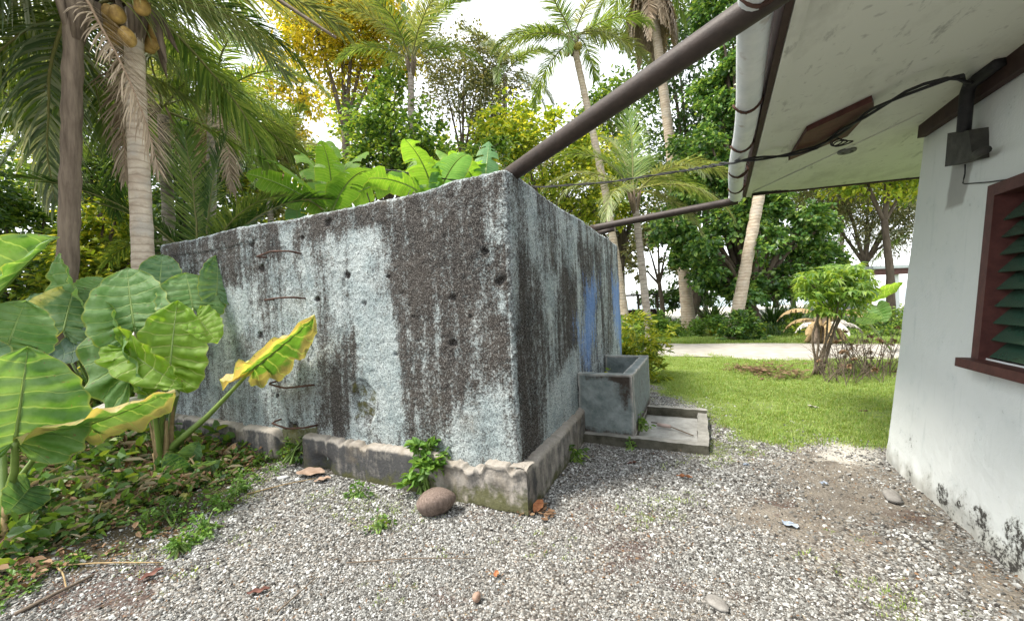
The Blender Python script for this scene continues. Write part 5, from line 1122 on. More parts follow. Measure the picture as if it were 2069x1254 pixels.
bg_tree(13, 420, 20, [(0, 300, 0, 80), (-80, 200, 0, 80), (90, 220, 0, 60), (30, 420, 0, 70), (-160, 420, 0, 70), (-280, 350, 0, 80), (-260, 520, 0, 60)], 'leaf_lime', 'broad sunlit tree far behind the left palms', 4600, .27)
bg_tree(14, 1560, 23, [(0, 560, 0, 34), (-80, 590, 0, 24), (70, 585, 0, 26), (-30, 520, 0, 36), (120, 560, 0, 26)], 'leaf_mid', 'low leafy tree filling the gap behind the orange-tinged palm', 2200, .2)
bg_tree(15, 1420, 25, [(0, 590, 0, 26), (-60, 600, 0, 22), (30, 540, 0, 30), (-110, 600, 0, 20)], 'leaf_dark', 'low dark thicket tree between the two pale trunks', 1800, .22)
bg_tree(9, -130, 10, [(0, 350, 0, 100), (0, 520, 0, 100), (60, 640, 0, 60), (-90, 250, 0, 90)], 'leaf_dark', 'dark tree at the left edge behind the taro clump', 3200, .18)
bg_tree(10, 560, 30, [(0, 120, 0, 40), (-60, 200, 0, 50), (60, 190, 0, 50), (0, 300, 0, 60)], 'leaf_gold', 'distant yellowish tree left of the golden one', 2200, .3)
# bare grey stick crossing the sky at upper left
p0, p1 = dep(545, -12, 6.2), dep(678, 76, 6.0)
t = empty('dry_branch', p0, 'bare grey dead frond stem slanting across the sky at upper left', 'branch')
mb = MB(); mb.tube(spline([p0-p0+(p0-p1)*1.2, (p1-p0)*.35, (p1-p0)], 14), np.linspace(.04, .022, 14), 6, True, .3); mb.build('stem', M['twig'], t, True)

# ------------------------------------------------------------------ shrubs and small plants on the right
def shrub(name, label, base, lumps, nleaf, size, mat, aspect=.35, seed=0, cat='shrub', group=None, stems=6, shell=.2, hangf=0, stemmat='stem'):
    base = np.array(base, float); root = empty(name, base, label, cat, group); L = np.array(lumps, float); L[:, :3] -= base
    V, F, cc = leaf_cloud(L, nleaf, size, aspect, shell, hangf, seed); link('foliage', mesh_data('foliage', V, F, M[mat], False), root)
    mb = MB(); rr = np.random.default_rng(seed)
    for i in range(stems*4):
        k = rr.integers(0, len(cc)); e = cc[k]; mb.tube(spline([[rr.normal(0, .06), rr.normal(0, .06), -.02], [e[0]*.4, e[1]*.4, e[2]*.55], e], 7), np.linspace(.013, .004, 7), 5)
    mb.build('stems', M[stemmat], root, True); return root
def lg(px, py, D, rpx): return lump(px, py, D, rpx)
shrub('croton_bush', 'yellow-green croton bush crowding behind the trough at the tank corner', gd(1295, 7.6), [lg(1280, 660, 7.8, 30), lg(1300, 700, 7.7, 38), lg(1290, 750, 7.5, 36), lg(1320, 760, 7.4, 28), lg(1325, 680, 7.8, 26), lg(1275, 720, 7.6, 30)], 2100, .13, 'leaf_lime', .26, 11, stems=10)
shrub('small_bush', 'bushy green shrub at the foot of the pale skirted palm', gd(1385, 14.8), [lg(1350, 665, 15, 24), lg(1385, 675, 15, 22), lg(1410, 660, 15, 22), lg(1330, 650, 15.2, 20)], 1500, .15, 'leaf_herb', .45, 12)
shrub('small_bush', 'rounded dark green shrub in front of the orange-tinged palm trunk', gd(1498, 12.9), [lg(1490, 660, 13, 26), lg(1515, 672, 13, 22), lg(1500, 640, 13, 16), lg(1470, 675, 13, 18)], 1700, .16, 'leaf_vine', .5, 13)
def spiky(label, base, n, L, mat, seed, name='grassy_clump', w=.03, cat='plant', group=None, up=55):
    r = np.random.default_rng(seed); root = empty(name, base, label, cat, group); Vs = []; Fs = []; k = 6
    for i in range(n):
        a = r.uniform(0, 6.28); p = np.radians(r.normal(up, 14)); l = L*r.uniform(.6, 1.1); t = np.linspace(0, 1, k); th = p-t**1.5*r.uniform(.6, 1.5)
        h = np.r_[0, np.cumsum(np.cos(th[:-1])*l/(k-1))]; z = np.r_[0, np.cumsum(np.sin(th[:-1])*l/(k-1))]
        c = np.stack([np.cos(a)*h, np.sin(a)*h, z], 1)+np.r_[r.normal(0, L*.08, 2), 0]; wd = np.array([-math.sin(a), math.cos(a), 0])*w*.5
        ww = np.sin(np.pi*np.clip(t*.9+.1, 0, 1))[:, None]; V = np.stack([c-wd*ww, c+wd*ww], 1).reshape(-1, 3); b_ = np.arange(k-1)[:, None]*2+i*k*2
        Vs.append(V); Fs.append(np.concatenate([b_, b_+1, b_+3, b_+2], 1))
    link('leaves', mesh_data('blades', np.concatenate(Vs), np.concatenate(Fs), M[mat], True), root)
    mb = MB(); mb.tube([[0, 0, -.03], [0, 0, L*.12], [0, 0, L*.3]], [L*.07, L*.05, .01], 7); mb.build('stem', M['stem'], root, True); return root
spiky('yellow striped spiky plant on the far verge of the road', gd(1440, 14.9), 26, .7, 'leaf_lime', 3, 'spiky_plant', .07)
spiky('dark arching grass clump right of the green shrub across the road', gd(1560, 16.0), 130, 1.6, 'leaf_dark', 4, w=.05, up=62)
spiky('long-bladed grass clump against the foot of the shed side', gd(1600, 17.0), 110, 1.5, 'leaf_mid', 5, w=.05, up=62)
spiky('dark fern-like clump in the shade behind the skirted palm', gd(1440, 18.5), 120, 1.7, 'leaf_dark', 6, w=.06, up=58)
spiky('bright tuft of tall grass growing beside the croton bush', gd(1272, 7.0), 90, .55, 'leaf_herb', 7, w=.014, up=72)
spiky('dark green strap-leaved clump left of the skirted palm foot', gd(1340, 17.0), 90, 1.3, 'leaf_dark', 8, w=.06, up=55)
# cassava bush
cb = gz(1648, 758); root = empty('cassava_bush', cb, 'bright green cassava bush on thin bare stems in front of the road', 'shrub')
D0 = 7.2; stems = [([1648, 758], [1665, 700], [1690, 640], [1700, 560]), ([1650, 758], [1655, 690], [1650, 620], [1655, 560]), ([1652, 756], [1680, 680], [1720, 600], [1740, 575]), ([1646, 757], [1640, 680], [1665, 600], [1625, 560]), ([1650, 758], [1670, 680], [1675, 600], [1680, 550]), ([1650, 757], [1690, 650], [1730, 580], [1765, 600])]
tips = []
for i, st_ in enumerate(stems):
    P = [dep(x, y, D0+.12*j*((i % 3)-1)) for j, (x, y) in enumerate(st_)]; P[0] = cb+[.03*i-.06, .02*(i % 3), -.03]
    mb = MB(); mb.tube(spline(P, 16)-cb, np.linspace(.022, .009, 16), 7, True, .2); mb.build('stem', M['twig'], root, True); tips.append(P[-1]); tips.append((P[-1]+P[-2])/2)
r_ = np.random.default_rng(5); Vs = []; Fs = []; n0 = 0
for k in range(620):
    px, py = r_.uniform(1615, 1765), r_.uniform(535, 635); e = ((px-1690)/82)**2+((py-585)/56)**2+.9*(fbm(np.array([px/22.]), np.array([py/16.]), 3, 8)[0]-.45)*2
    if e > 1 or (py > 605 and r_.random() < .5): continue
    c = dep(px, py, D0+r_.normal(0, .3)); up = np.array([r_.normal(0, .3), r_.normal(0, .3), 1]); up /= np.linalg.norm(up); a0 = r_.uniform(0, 6.28)
    e1 = np.cross(up, [1, 0, 0]); e1 /= np.linalg.norm(e1); e2 = np.cross(up, e1); nf = 6
    for f in range(nf):
        a = a0+(f-nf/2+.5)*.62; d = e1*math.cos(a)+e2*math.sin(a); w_ = np.cross(up, d)*.021; l = r_.uniform(.12, .2)
        pts = [c, c+d*l*.5+w_-up*.005, c+d*l-up*.085, c+d*l*.5-w_-up*.005]; Vs += pts; Fs.append((n0, n0+1, n0+2, n0+3)); n0 += 4
link('foliage', mesh_data('cassava leaves', np.array(Vs)-cb, np.array(Fs), M['leaf_cassava'], False), root)
# taro-like big leaf and vine to the right of it
gp = gd(1800, 9.5); pz = empty('broadleaf_plant', gp, 'plant with one large flat leaf reaching right in front of the shed', 'plant')
taro_leaf(pz, S(1768, 592, 9.2), S(1826, 574, 9.0), .5, 'taro_bright', -1.0, .2, .1, .03, 51, stalk=[gp, S(1745, 640, 9.3)], r=(.018, .012))
taro_leaf(pz, S(1772, 620, 9.2), S(1792, 650, 9.1), .42, 'taro_mid', .3, .2, .1, .03, 52, stalk=[gp, S(1755, 650, 9.3)], r=(.014, .01))
taro_leaf(pz, S(1745, 640, 9.2), S(1782, 648, 9.1), .4, 'taro_mid', -.7, .2, .1, .03, 53)
shrub('climbing_weed', 'tangle of green weeds at the corner of the white wall beyond the road', gd(1800, 12.5), [lg(1790, 660, 12.5, 34), lg(1830, 640, 12.5, 30), lg(1760, 690, 12.3, 30), lg(1810, 700, 12.3, 30)], 1500, .12, 'leaf_mid', .6, 14)
M['dry_white'] = simple('bleached leaf', (.4, .37, .32), (.6, .56, .5), 9, .8, .3)
# cut banana stump with dry sheaths
sb = gd(1668, 11.6); root = empty('banana_stump', sb, 'cut banana stump wrapped in dry brown sheaths with a fallen dead leaf', 'stump')
for i in range(16):
    a = i*.72; p = np.array([math.cos(a), math.sin(a), 0]); q0 = .13 if i < 9 else .32; h = .85+.35*((i*7) % 5)/5-(.3 if i >= 9 else 0); mb = MB(); mb.tube(spline([p*q0*1.4, p*q0*.95+[0, 0, h*.5], p*(q0*.8+.05*(i % 3))+[0, 0, h]], 8), np.linspace(.09, .04, 8), 7, True, .3)
    mb.build('sheath', M['petiole_brown'] if i % 2 else M['twig'], root, True)
for i in range(13):
    a = A_(i*28+10); V, F, UV, rv, rf = banana_leaf_np(1.1+.4*(i % 3)/2, .2, (62-7*(i % 5), -74), fold=-.6, seed=60+i, tears=10); o = link('dead_leaf', mesh_data('dead banana leaf', V, F, M['petiole_brown'] if i % 3 else M['dry_white'], True, UV), root); o.location = (0, 0, .35+.05*(i % 6)); o.rotation_euler = (0, 0, a)
# dry twiggy bush
db = gz(1715, 762); root = empty('dry_bush', db, 'leafless dry brown bush with curled dead leaves at the lawn edge by the house', 'shrub')
r_ = np.random.default_rng(9); mb = MB(); tipsd = []
for i in range(85):
    px = r_.uniform(1645, 1800); b_ = gd(px, 6.9+r_.normal(0, .35)); h = r_.uniform(.25, .85); e = b_+[r_.normal(0, .2), r_.normal(0, .2), h]
    P = spline([b_, (b_+e)/2+r_.normal(0, .05, 3), e], 6)-db; mb.tube(P, np.linspace(.007, .0025, 6), 4, False)
    for q in (2, 3, 4): f_ = P[q]+r_.normal(0, .13, 3)+[0, 0, .05]; mb.tube([P[q], (P[q]+f_)/2+[0, 0, .02], f_], [.004, .003, .0015], 3, False); tipsd.append(f_)
mb.build('twigs', M['twig'], root, True)
tp = np.array(tipsd); V, F, _c = leaf_cloud(np.c_[tp[r_.integers(0, len(tp), 160)], np.full(160, .07)], 900, .045, .5, .1, .6, 19); link('dead_leaves', mesh_data('dead leaves', V, F, M['leaf_dry'], False), root)

# ------------------------------------------------------------------ shed and shelter far off
def shed():
    D = 17.5; a = gd(1660, D); b_ = gd(1900, D+1.0); hgt = dep(1740, 545, D)[2]; root = empty('shed', a, 'small grey-walled shed with flat pale metal roof beyond the cassava bush', 'shed')
    ex_ = (b_-a); ex_ /= np.linalg.norm(ex_); ey = np.array([-ex_[1], ex_[0], 0]); A0 = np.array(a)
    def bx_(x0, x1, y0_, y1_, z0_, z1_, nm, mt):
        P = [ex_*x+ey*y+np.array([0, 0, z]) for z in (z0_, z1_) for x, y in ((x0, y0_), (x1, y0_), (x1, y1_), (x0, y1_))]; mb = MB(); mb.hexa(P); mb.build(nm, mt, root)
    k = D/FOC; gw = simple('shed plaster', (.2, .22, .2), (.34, .36, .34), 2, .9)
    bx_(-.6, 60*k, 0, 3, 0, .75, 'plinth_wall', simple('shed base', (.4, .44, .45), (.5, .53, .53), 2, .9)); bx_(0, 118*k, .03, .15, .75, hgt-.42, 'wall', gw); bx_(60*k, 160*k, .06, .16, 0, .74, 'wall', gw)
    bx_(75*k, 5.6, -.9, 3.4, hgt-.02, hgt+.10, 'roof', M['white_metal']); bx_(80*k, 5.5, -.8, -.72, hgt-.28, hgt-.03, 'fascia', M['maroon'])
    for xx in (-.55, 3.1, 5.2): bx_(xx, xx+.22, -.6, -.38, 0, hgt-.03, 'post', simple('post paint', (.45, .48, .48), (.6, .62, .6), 3, .8) if xx < 3 else M['wall'])
    bx_(118*k+.02, 3.6, 1.5, 1.6, 0, hgt-.45, 'door', M['board'])
shed()
a = gd(1290, 21); root = empty('shelter', a, 'low dark open shelter with thin grey roof behind the croton bush', 'shelter')
mb = MB(); e1 = np.array([math.cos(A_(0)), math.sin(A_(0)), 0]); e2 = np.array([-e1[1], e1[0], 0]); hz = dep(1290, 597, 21)[2]
def hx(x0, x1, y0_, y1_, z0_, z1_): return [e1*x+e2*y+np.array([0, 0, z]) for z in (z0_, z1_) for x, y in ((x0, y0_), (x1, y0_), (x1, y1_), (x0, y1_))]
mb.hexa(hx(-1.0, 1.1, -.3, 2, hz, hz+.07)); mb.build('roof', M['metal_box'], root)
for x in (-.9, 0, 1.0):
    mb = MB(); mb.hexa(hx(x, x+.09, 0, .09, 0, hz)); mb.build('post', M['bark'], root)
mb = MB(); mb.hexa(hx(-.9, 1.0, .1, .16, .2, 1.0)); mb.build('side_board', M['board'], root)

# ------------------------------------------------------------------ plants at the foot of the tank
def weed(label, base, h, rad, n, size, seed, mat='leaf_herb', name='weed_plant', asp=.6):
    b_ = np.array(base); return shrub(name, label, b_, [(b_[0], b_[1], b_[2]+h*.55, rad), (b_[0]+rad*.4, b_[1], b_[2]+h*.3, rad*.8), (b_[0]-rad*.4, b_[1]+.02, b_[2]+h*.35, rad*.8), (b_[0], b_[1], b_[2]+h*.85, rad*.6)], n, size, mat, asp, seed, 'weed', None, 3, .3, .2)
weed('leafy green weed growing against the ledge right behind the coconut', gz(862, 1000), .42, .17, 420, .08, 31)
weed('small herb sprouting in the gravel left of the coconut', gz(722, 1005), .12, .09, 70, .045, 32)
weed('fern tuft in the broken gap of the tank ledge', (-3.72, 2.62, .08), .16, .12, 150, .05, 33, 'leaf_mid')
weed('tiny weed pair in open gravel in front of the coconut', gz(770, 1068), .07, .09, 70, .03, 34, 'leaf_mid')
weed('small creeping weed at the right ledge below the tank corner', gz(1160, 930), .14, .09, 60, .055, 35, 'leaf_mid')
weed('single weed sprig under the left edge of the cement slab', gz(1275, 905), .07, .05, 16, .05, 36)
weed('weed sprouting between the trough and its tray', (-.6, 4.62, .1), .16, .07, 50, .05, 37)
weed('sprout growing inside the cement trough', (-.95, 4.8, .4), .30, .08, 36, .06, 38, 'leaf_lime')
for i, (px, py, rr) in enumerate([(480, 1000, .1), (415, 1075, .12), (445, 1030, .1), (340, 1045, .1), (300, 1075, .12), (365, 1110, .07)]):
    weed(['fine green herb where the gravel meets the brown litter', 'bright feathery herb at the lowest edge of the weeds', 'low herb between the spotted leaf and the gravel', 'herb beside the spotted young taro leaf', 'herb patch left of the spotted young taro leaf', 'tiny herb straying onto the gravel'][i], gz(px, py), .12, rr, 150, .035, 50+i, 'leaf_herb')

# ------------------------------------------------------------------ things lying about
nm = nut_mesh('husk', .095, .138); co_ = np.empty(len(nm.vertices)*3, np.float32); nm.vertices.foreach_get('co', co_); co_ = co_.reshape(-1, 3); an_ = np.arctan2(co_[:, 1], co_[:, 0]); kk_ = 1+.07*np.cos(3*an_)+.10*(fbm(co_[:, 0]*22+9, co_[:, 2]*16+co_[:, 1]*20+9, 3, 66)-.5); co_[:, :2] *= kk_[:, None]; nm.vertices.foreach_set('co', co_.ravel()); nm.update(); o = link('coconut', nm); c = gz(867, 1048); o.location = (c[0], c[1]+.08, .088); o.rotation_euler = (0, 1.45, A_(12)); tag(o, 'brown husked coconut lying on the gravel beside the leafy weed', 'coconut')
def stone(label, px, py, sx, sy, sz, mat, seed, name='stone'):
    r = np.random.default_rng(seed); n1, n2 = 9, 14; V = []
    for i in range(n1):
        for j in range(n2):
            a, b_ = math.pi*i/(n1-1), 2*math.pi*j/n2; d = np.array([math.sin(a)*math.cos(b_), math.sin(a)*math.sin(b_), math.cos(a)]); k = 1+.22*(fbm(np.array([d[0]*2+seed]), np.array([d[1]*2+d[2]]), 2, seed)[0]-.5)*2
            V.append(d*k*[sx, sy, sz])
    F = [(i*n2+j, (i+1)*n2+j, (i+1)*n2+(j+1) % n2, i*n2+(j+1) % n2) for i in range(n1-1) for j in range(n2)]
    o = link(name, mesh_data(name, V, F, M[mat], True)); c = gz(px, py); o.location = (c[0], c[1], sz*.7); o.rotation_euler = (0, 0, r.uniform(0, 3)); return tag(o, label, 'stone')
M['stone_grey'] = simple('grey stone', (.16, .15, .14), (.3, .29, .27), 20, .9, .4); M['stone_white'] = simple('white coral stone', (.45, .46, .47), (.62, .62, .61), 20, .85, .3); M['stone_brown'] = simple('brown pebble', (.22, .14, .1), (.4, .28, .22), 20, .85, .3)
stone('smooth grey stone on the dirt near the white wall', 1803, 1008, .085, .05, .035, 'stone_grey', 1)
stone('oval white stone on gravel below the ledge gap', 572, 967, .055, .03, .018, 'stone_white', 2)
stone('small round white stone next to the fallen brown leaf', 601, 971, .025, .02, .018, 'stone_white', 3)
stone('reddish brown pebble in the open gravel nearest the viewer', 963, 1212, .022, .026, .024, 'stone_brown', 4)
stone('flat half-buried grey stone at the bottom of the gravel', 1450, 1222, .06, .04, .016, 'stone_grey', 5)
stone('pale chunk of coral by the left base of the tall taro', 290, 915, .07, .05, .04, 'stone_white', 6)
def fallen_leaf(label, px, py, L, W, mat, seed, az=0, z=.012, name='fallen_leaf', cat='leaf', curl=.35):
    r = np.random.default_rng(seed); n1, n2 = 13, 7; t = np.linspace(0, 1, n1)[:, None]; q = np.linspace(-1, 1, n2)[None]
    w_ = W/2*np.sin(np.pi*np.clip(t*.94+.03, 0, 1))**.8; x = (t-.5)*L+0*q; y = w_*q; zz_ = np.abs(q)**1.5*w_*curl+.1*L*(t-.5)**2*2*r.uniform(.3, 1.4)+.006*np.sin(t*14+q*3)
    o = link(name, mesh_data(name, np.stack([x, y, zz_], -1).reshape(-1, 3), grid_faces(n1, n2), M[mat], True)); c = gz(px, py); o.location = (c[0], c[1], z); o.rotation_euler = (r.normal(0, .15), r.normal(0, .15), A_(az)); tag(o, label, cat); return o
M['dry_tan'] = simple('dry tan leaf', (.24, .16, .11), (.38, .28, .22), 18, .8, .3); M['dry_orange'] = simple('dry orange leaf', (.3, .11, .05), (.45, .2, .09), 18, .75, .3); M['dry_red'] = simple('dark red brown leaf', (.09, .04, .03), (.18, .08, .06), 18, .8, .3)
M['dry_white'] = simple('bleached leaf', (.4, .37, .32), (.6, .56, .5), 9, .8, .3)
fallen_leaf('large dry brown leaf lying below the gap in the ledge', 628, 962, .26, .14, 'dry_tan', 1, 5, .03)
fallen_leaf('smaller pinkish dry leaf lying just below the large dry leaf', 652, 973, .14, .09, 'dry_tan', 2, 20, .02)
fallen_leaf('curled orange leaf on gravel right of the tank corner', 1383, 966, .12, .04, 'dry_orange', 3, -15, .015, curl=.9)
fallen_leaf('bleached white leaf lying on the lawn', 1643, 826, .12, .07, 'dry_white', 4, -20, .03)
fallen_leaf('dark leaf speck on the lawn nearer the house', 1745, 835, .09, .05, 'dry_red', 5, -20, .03)
fallen_leaf('dry brown leaf heap at the ledge foot of the tank corner', 1088, 1030, .12, .07, 'dry_orange', 6, 50, .03)
fallen_leaf('dark reddish dry leaf at lower left on the gravel', 305, 1165, .12, .045, 'dry_red', 7, 60, .015)
fallen_leaf('rusty dry leaf on gravel in front of the cement tray', 1277, 937, .08, .05, 'dry_red', 8, -10, .012)
fallen_leaf('bleached curled dead leaf hanging at the foot of the nearest taro', 60, 1010, .3, .2, 'dry_tan', 9, 160, .12, curl=.6)
fallen_leaf('small brown scrap of leaf in the middle gravel', 1003, 1163, .045, .03, 'dry_orange', 10, 70, .012)
fallen_leaf('thin dark leaf sliver in the foreground gravel', 522, 1197, .11, .03, 'dry_red', 12, 30, .012)
fallen_leaf('yellow curved leaf scrap beside the small taro seedling', 455, 940, .14, .03, 'dry_orange', 13, 10, .03)
def clump_of(label, px, py, n, size, spread, mat, seed, name='leaf_litter'):
    c = gz(px, py); r = np.random.default_rng(seed); V, F, _ = leaf_cloud([(0, 0, size*.5, spread)], n, size, .6, .1, .1, seed); V[:, 2] = np.abs(V[:, 2])*.25+.005
    o = link(name, mesh_data(name, V, F, M[mat], False)); o.location = (c[0], c[1], 0); return tag(o, label, 'leaf litter', kind='stuff')
clump_of('crumpled tan dead leaves beside the small taro seedling', 425, 965, 90, .1, .16, 'leaf_dry', 1)
clump_of('brown leaf litter on the lawn in front of the road', 1560, 752, 500, .09, .62, 'leaf_dry', 2); clump_of('brown leaf litter on the lawn in front of the road', 1500, 748, 250, .08, .3, 'leaf_dry', 3)
clump_of('dry leaf crumbs beside the tank corner ledge', 1080, 1035, 60, .05, .1, 'leaf_dry', 4)
clump_of('brown litter along the ledge foot behind the tall taro', 450, 930, 500, .07, .38, 'leaf_dry', 5)
for (px, py, lab) in ((1597, 1062, 'crumpled pale blue plastic scrap on the dirt'), (1508, 940, 'tiny blue scrap on gravel beyond the orange leaf'), (1665, 978, 'small blue scrap on the dirt toward the house')):
    n_ = 7; r_ = np.random.default_rng(px); s_ = .042 if px == 1597 else .022; gX, gY = np.meshgrid(np.linspace(-1, 1, n_), np.linspace(-.5, .5, n_), indexing='ij'); V = np.stack([gX*s_, gY*s_, .006+r_.random((n_, n_))*.009], -1).reshape(-1, 3)+r_.normal(0, .004, (n_*n_, 3))
    o = link('plastic_scrap', mesh_data('plastic scrap', V, grid_faces(n_, n_), M['plastic'], False)); c = gz(px, py); o.location = (c[0], c[1], .004); tag(o, lab, 'litter')
# weathered plank resting on the taro leaf area, dead palm fronds on the ground
c = gz(245, 905); mb = MB(); mb.hexa([(-.42, -.1, 0), (.45, -.14, .02), (.47, .12, .02), (-.36, .16, 0), (-.40, -.09, .06), (.43, -.12, .09), (.46, .11, .085), (-.34, .15, .065)])
o = link('driftwood_board', mb.data('driftwood board', simple('bleached board', (.42, .39, .34), (.62, .6, .55), 12, .9, .5), False)); o.location = dep(258, 826, 4.0); o.rotation_euler = (.25, -.12, A_(-4)); tag(o, 'bleached whitish slab lying on leaves in front of the tall taro stalks', 'board')
for i, (px, py, az, s_, lab) in enumerate([(240, 905, 195, .8, 'grey dead palm frond lying in a heap left of the tall taro'), (150, 935, 10, .7, 'second grey dead frond crossing the heap beside the near taro'), (300, 870, 170, .8, 'dead frond lying behind the tall taro stalks')]):
    V, F, rv, rf = frond_np(L=2.0, pitch=8, droop=14, nl=40, ll=.5, hang=.25, seed=40+i, w=.02, dead=True)
    c = gz(px, py); root = empty('dead_palm_frond', c, lab, 'dead frond', 'dead palm fronds on the ground'); root.rotation_euler = (.1, .04, A_(az)); root.location = (c[0], c[1], .17)
    V[:, 2] = V[:, 2]*.3+np.abs(V[:, 1])*.02; link('leaflets', mesh_data('dead leaflets', V*s_, F, M['leaf_dry'], False), root); rv[:, 2] *= .3; link('rachis', mesh_data('dead rachis', rv*s_, rf, M['rachis_dead'], True), root)
for i, (a, b_, w_, lab) in enumerate([((500, 1000), (640, 968), .006, 'thin straw stem lying by the ledge gap'), ((700, 1140), (960, 1132), .004, 'long thin twig on the gravel in front of the coconut'), ((560, 1240), (640, 1170), .005, 'dark twig in the lower gravel'), ((310, 980), (318, 1030), .012, 'tan broken stalk standing in front of the tall taro'), ((60, 1150), (330, 1140), .006, 'pale straw stem at lower left'), ((105, 1140), (135, 1195), .006, 'yellow curved stem at lower left corner'), ((30, 1245), (190, 1165), .012, 'dark fallen stick at the bottom left corner')]):
    p0, p1 = gz(*a), gz(*b_); hgt = .42 if i == 3 else 0
    if i == 3: p1 = p0+[0, .01, .28]
    mb = MB(); mb.tube(spline([p0-p0+[0, 0, .012], (p1-p0)*.5+[.01, .015, .022], (p1-p0)+[0, 0, .014]], 9), np.linspace(w_, w_*.6, 9), 5)
    o = link('twig', mb.data('twig', M['petiole_brown'] if i in (0, 3, 4, 5) else M['twig'], True)); o.location = p0; tag(o, lab, 'twig')

# ------------------------------------------------------------------ STUFF: gravel, grass, ground cover
def ico(seed, amp=.3, mat='gravel'):
    r = np.random.default_rng(seed); p = (1+5**.5)/2; V = np.array([(-1, p, 0), (1, p, 0), (-1, -p, 0), (1, -p, 0), (0, -1, p), (0, 1, p), (0, -1, -p), (0, 1, -p), (p, 0, -1), (p, 0, 1), (-p, 0, -1), (-p, 0, 1)]); V = V/np.linalg.norm(V, axis=1)[:, None]
    F = np.array([(0, 11, 5), (0, 5, 1), (0, 1, 7), (0, 7, 10), (0, 10, 11), (1, 5, 9), (5, 11, 4), (11, 10, 2), (10, 7, 6), (7, 1, 8), (3, 9, 4), (3, 4, 2), (3, 2, 6), (3, 6, 8), (3, 8, 9), (4, 9, 5), (2, 4, 11), (6, 2, 10), (8, 6, 7), (9, 8, 1)])
    return mesh_data('stone shape', V*(1+r.uniform(-amp, amp, (12, 1))), F, M[mat], False)
def inside_built(x, y):
    return ((x > TX0-.08) & (x < TX1+.09) & (y > TY0-.09) & (y < TY1)) | ((x > -1.25) & (x < .04) & (y > 4.25) & (y < 5.56)) | ((x > HB-.0) & (y < 4.6)) | ((x < tx1) & (x > TX1) & (y > 4.2) & (y < 5.9))
def sample(n, x0, x1, y0_, y1_, dens):
    x = rng.uniform(x0, x1, n); y = rng.uniform(y0_, y1_, n); d = dens(x, y); k = (rng.random(n) < d) & ~inside_built(x, y); return x[k], y[k]
def visible(x, y):                       # rough viewing sector with margin, so that nothing is wasted far outside it
    f_ = -x*.454+y*.891; s_ = x*.891+y*.454; return (f_ > .7) & (np.abs(s_) < f_*1.45+.6)
def gdens(x, y):
    m_ = masks(x, y); dist = np.hypot(x, y); k = (1-m_['grass']*.97)*(1-m_['humus']*.9)*(1-m_['dirt']*1.15)*(1-m_['red']*.75)*(1-m_['moss']*.5); k = np.clip(k, .04, 1)*np.clip((fbm(x*1.5, y*1.5, 4, 14)-.30)*4.5, .3, 1); return k*np.clip((2.4/np.maximum(dist, .5))**2, .10, 1)*visible(x, y)
gsrc = [ico(s_, .28) for s_ in range(5)]
x, y = sample(2300000, -6, 1.45, .3, 6.8, gdens); n = len(x); dist = np.hypot(x, y)
s_ = np.clip(rng.lognormal(math.log(.0033), .5, n)*(.8+.5*fbm(x*1.2, y*1.2, 3, 16)), .0014, .012)*np.clip(dist/2.6, .85, 1.3); sc3 = np.stack([s_*rng.uniform(.8, 1.5, n), s_*rng.uniform(.7, 1.1, n), s_*rng.uniform(.4, .8, n)], 1)
zg = gheight(x, y)+s_*.3
scatter('gravel', np.stack([x, y, zg], 1), np.stack([rng.normal(0, .4, n), rng.normal(0, .4, n), rng.uniform(0, 6.28, n)], 1), sc3, gsrc, 'white and grey crushed coral gravel covering the yard', 'gravel')
def blade_tuft(seed, n, h, spread, mat, w=.006, lean=.5):
    r = np.random.default_rng(seed); V = []; F = []
    for i in range(n):
        a = r.uniform(0, 6.28); b_ = np.array([r.normal(0, spread), r.normal(0, spread), 0]); hh = h*r.uniform(.5, 1.2); d = np.array([math.cos(a), math.sin(a), 0])*hh*lean*r.uniform(.2, 1.3); wv = np.array([-math.sin(a), math.cos(a), 0])*w*.5
        p1 = b_+d*.4+[0, 0, hh*.6]; p2 = b_+d+[0, 0, hh*r.uniform(.75, 1)]; k = len(V); V += [b_-wv, b_+wv, p1+wv*.8, p1-wv*.8, p2]; F += [(k, k+1, k+2, k+3), (k+3, k+2, k+4)]
    return mesh_data('tuft', V, F, M[mat], False)
tufts = [blade_tuft(s_, 14, .027, .03, 'grass', .006, .8) for s_ in range(4)]+[blade_tuft(9, 12, .075, .03, 'grass', .007, .6)]
def lawn_d(x, y):
    m_ = masks(x, y); return np.clip(m_['grass']*1.4-.15, 0, 1)*np.clip((fbm(x*1.1, y*1.1, 4, 12)-.34)*5, .10, 1)*visible(x, y)*~((y > 11.0+(fbm(x*.9, 0*x, 5, 5)-.5)*1.3+.25) & (y < 14.6))*np.clip((9/np.hypot(x, y))**1.0, .15, 1)
x, y = sample(230000, -2.5, 7.5, 4.4, 21, lawn_d); n = len(x); k = .7+.35*np.clip(np.hypot(x, y)/8, 0, 2.2); far_ = (y > 14)
idx = np.where(rng.random(n) < (.06+.5*far_), 4, rng.integers(0, 4, n))
scatter('lawn_grass', np.stack([x, y, gheight(x, y)], 1), np.stack([0*x, 0*x, rng.uniform(0, 6.28, n)], 1), np.stack([k, k, k*rng.uniform(.5, 1.3, n)], 1), tufts, 'short bright green lawn grass reaching to the road', 'grass', idx)
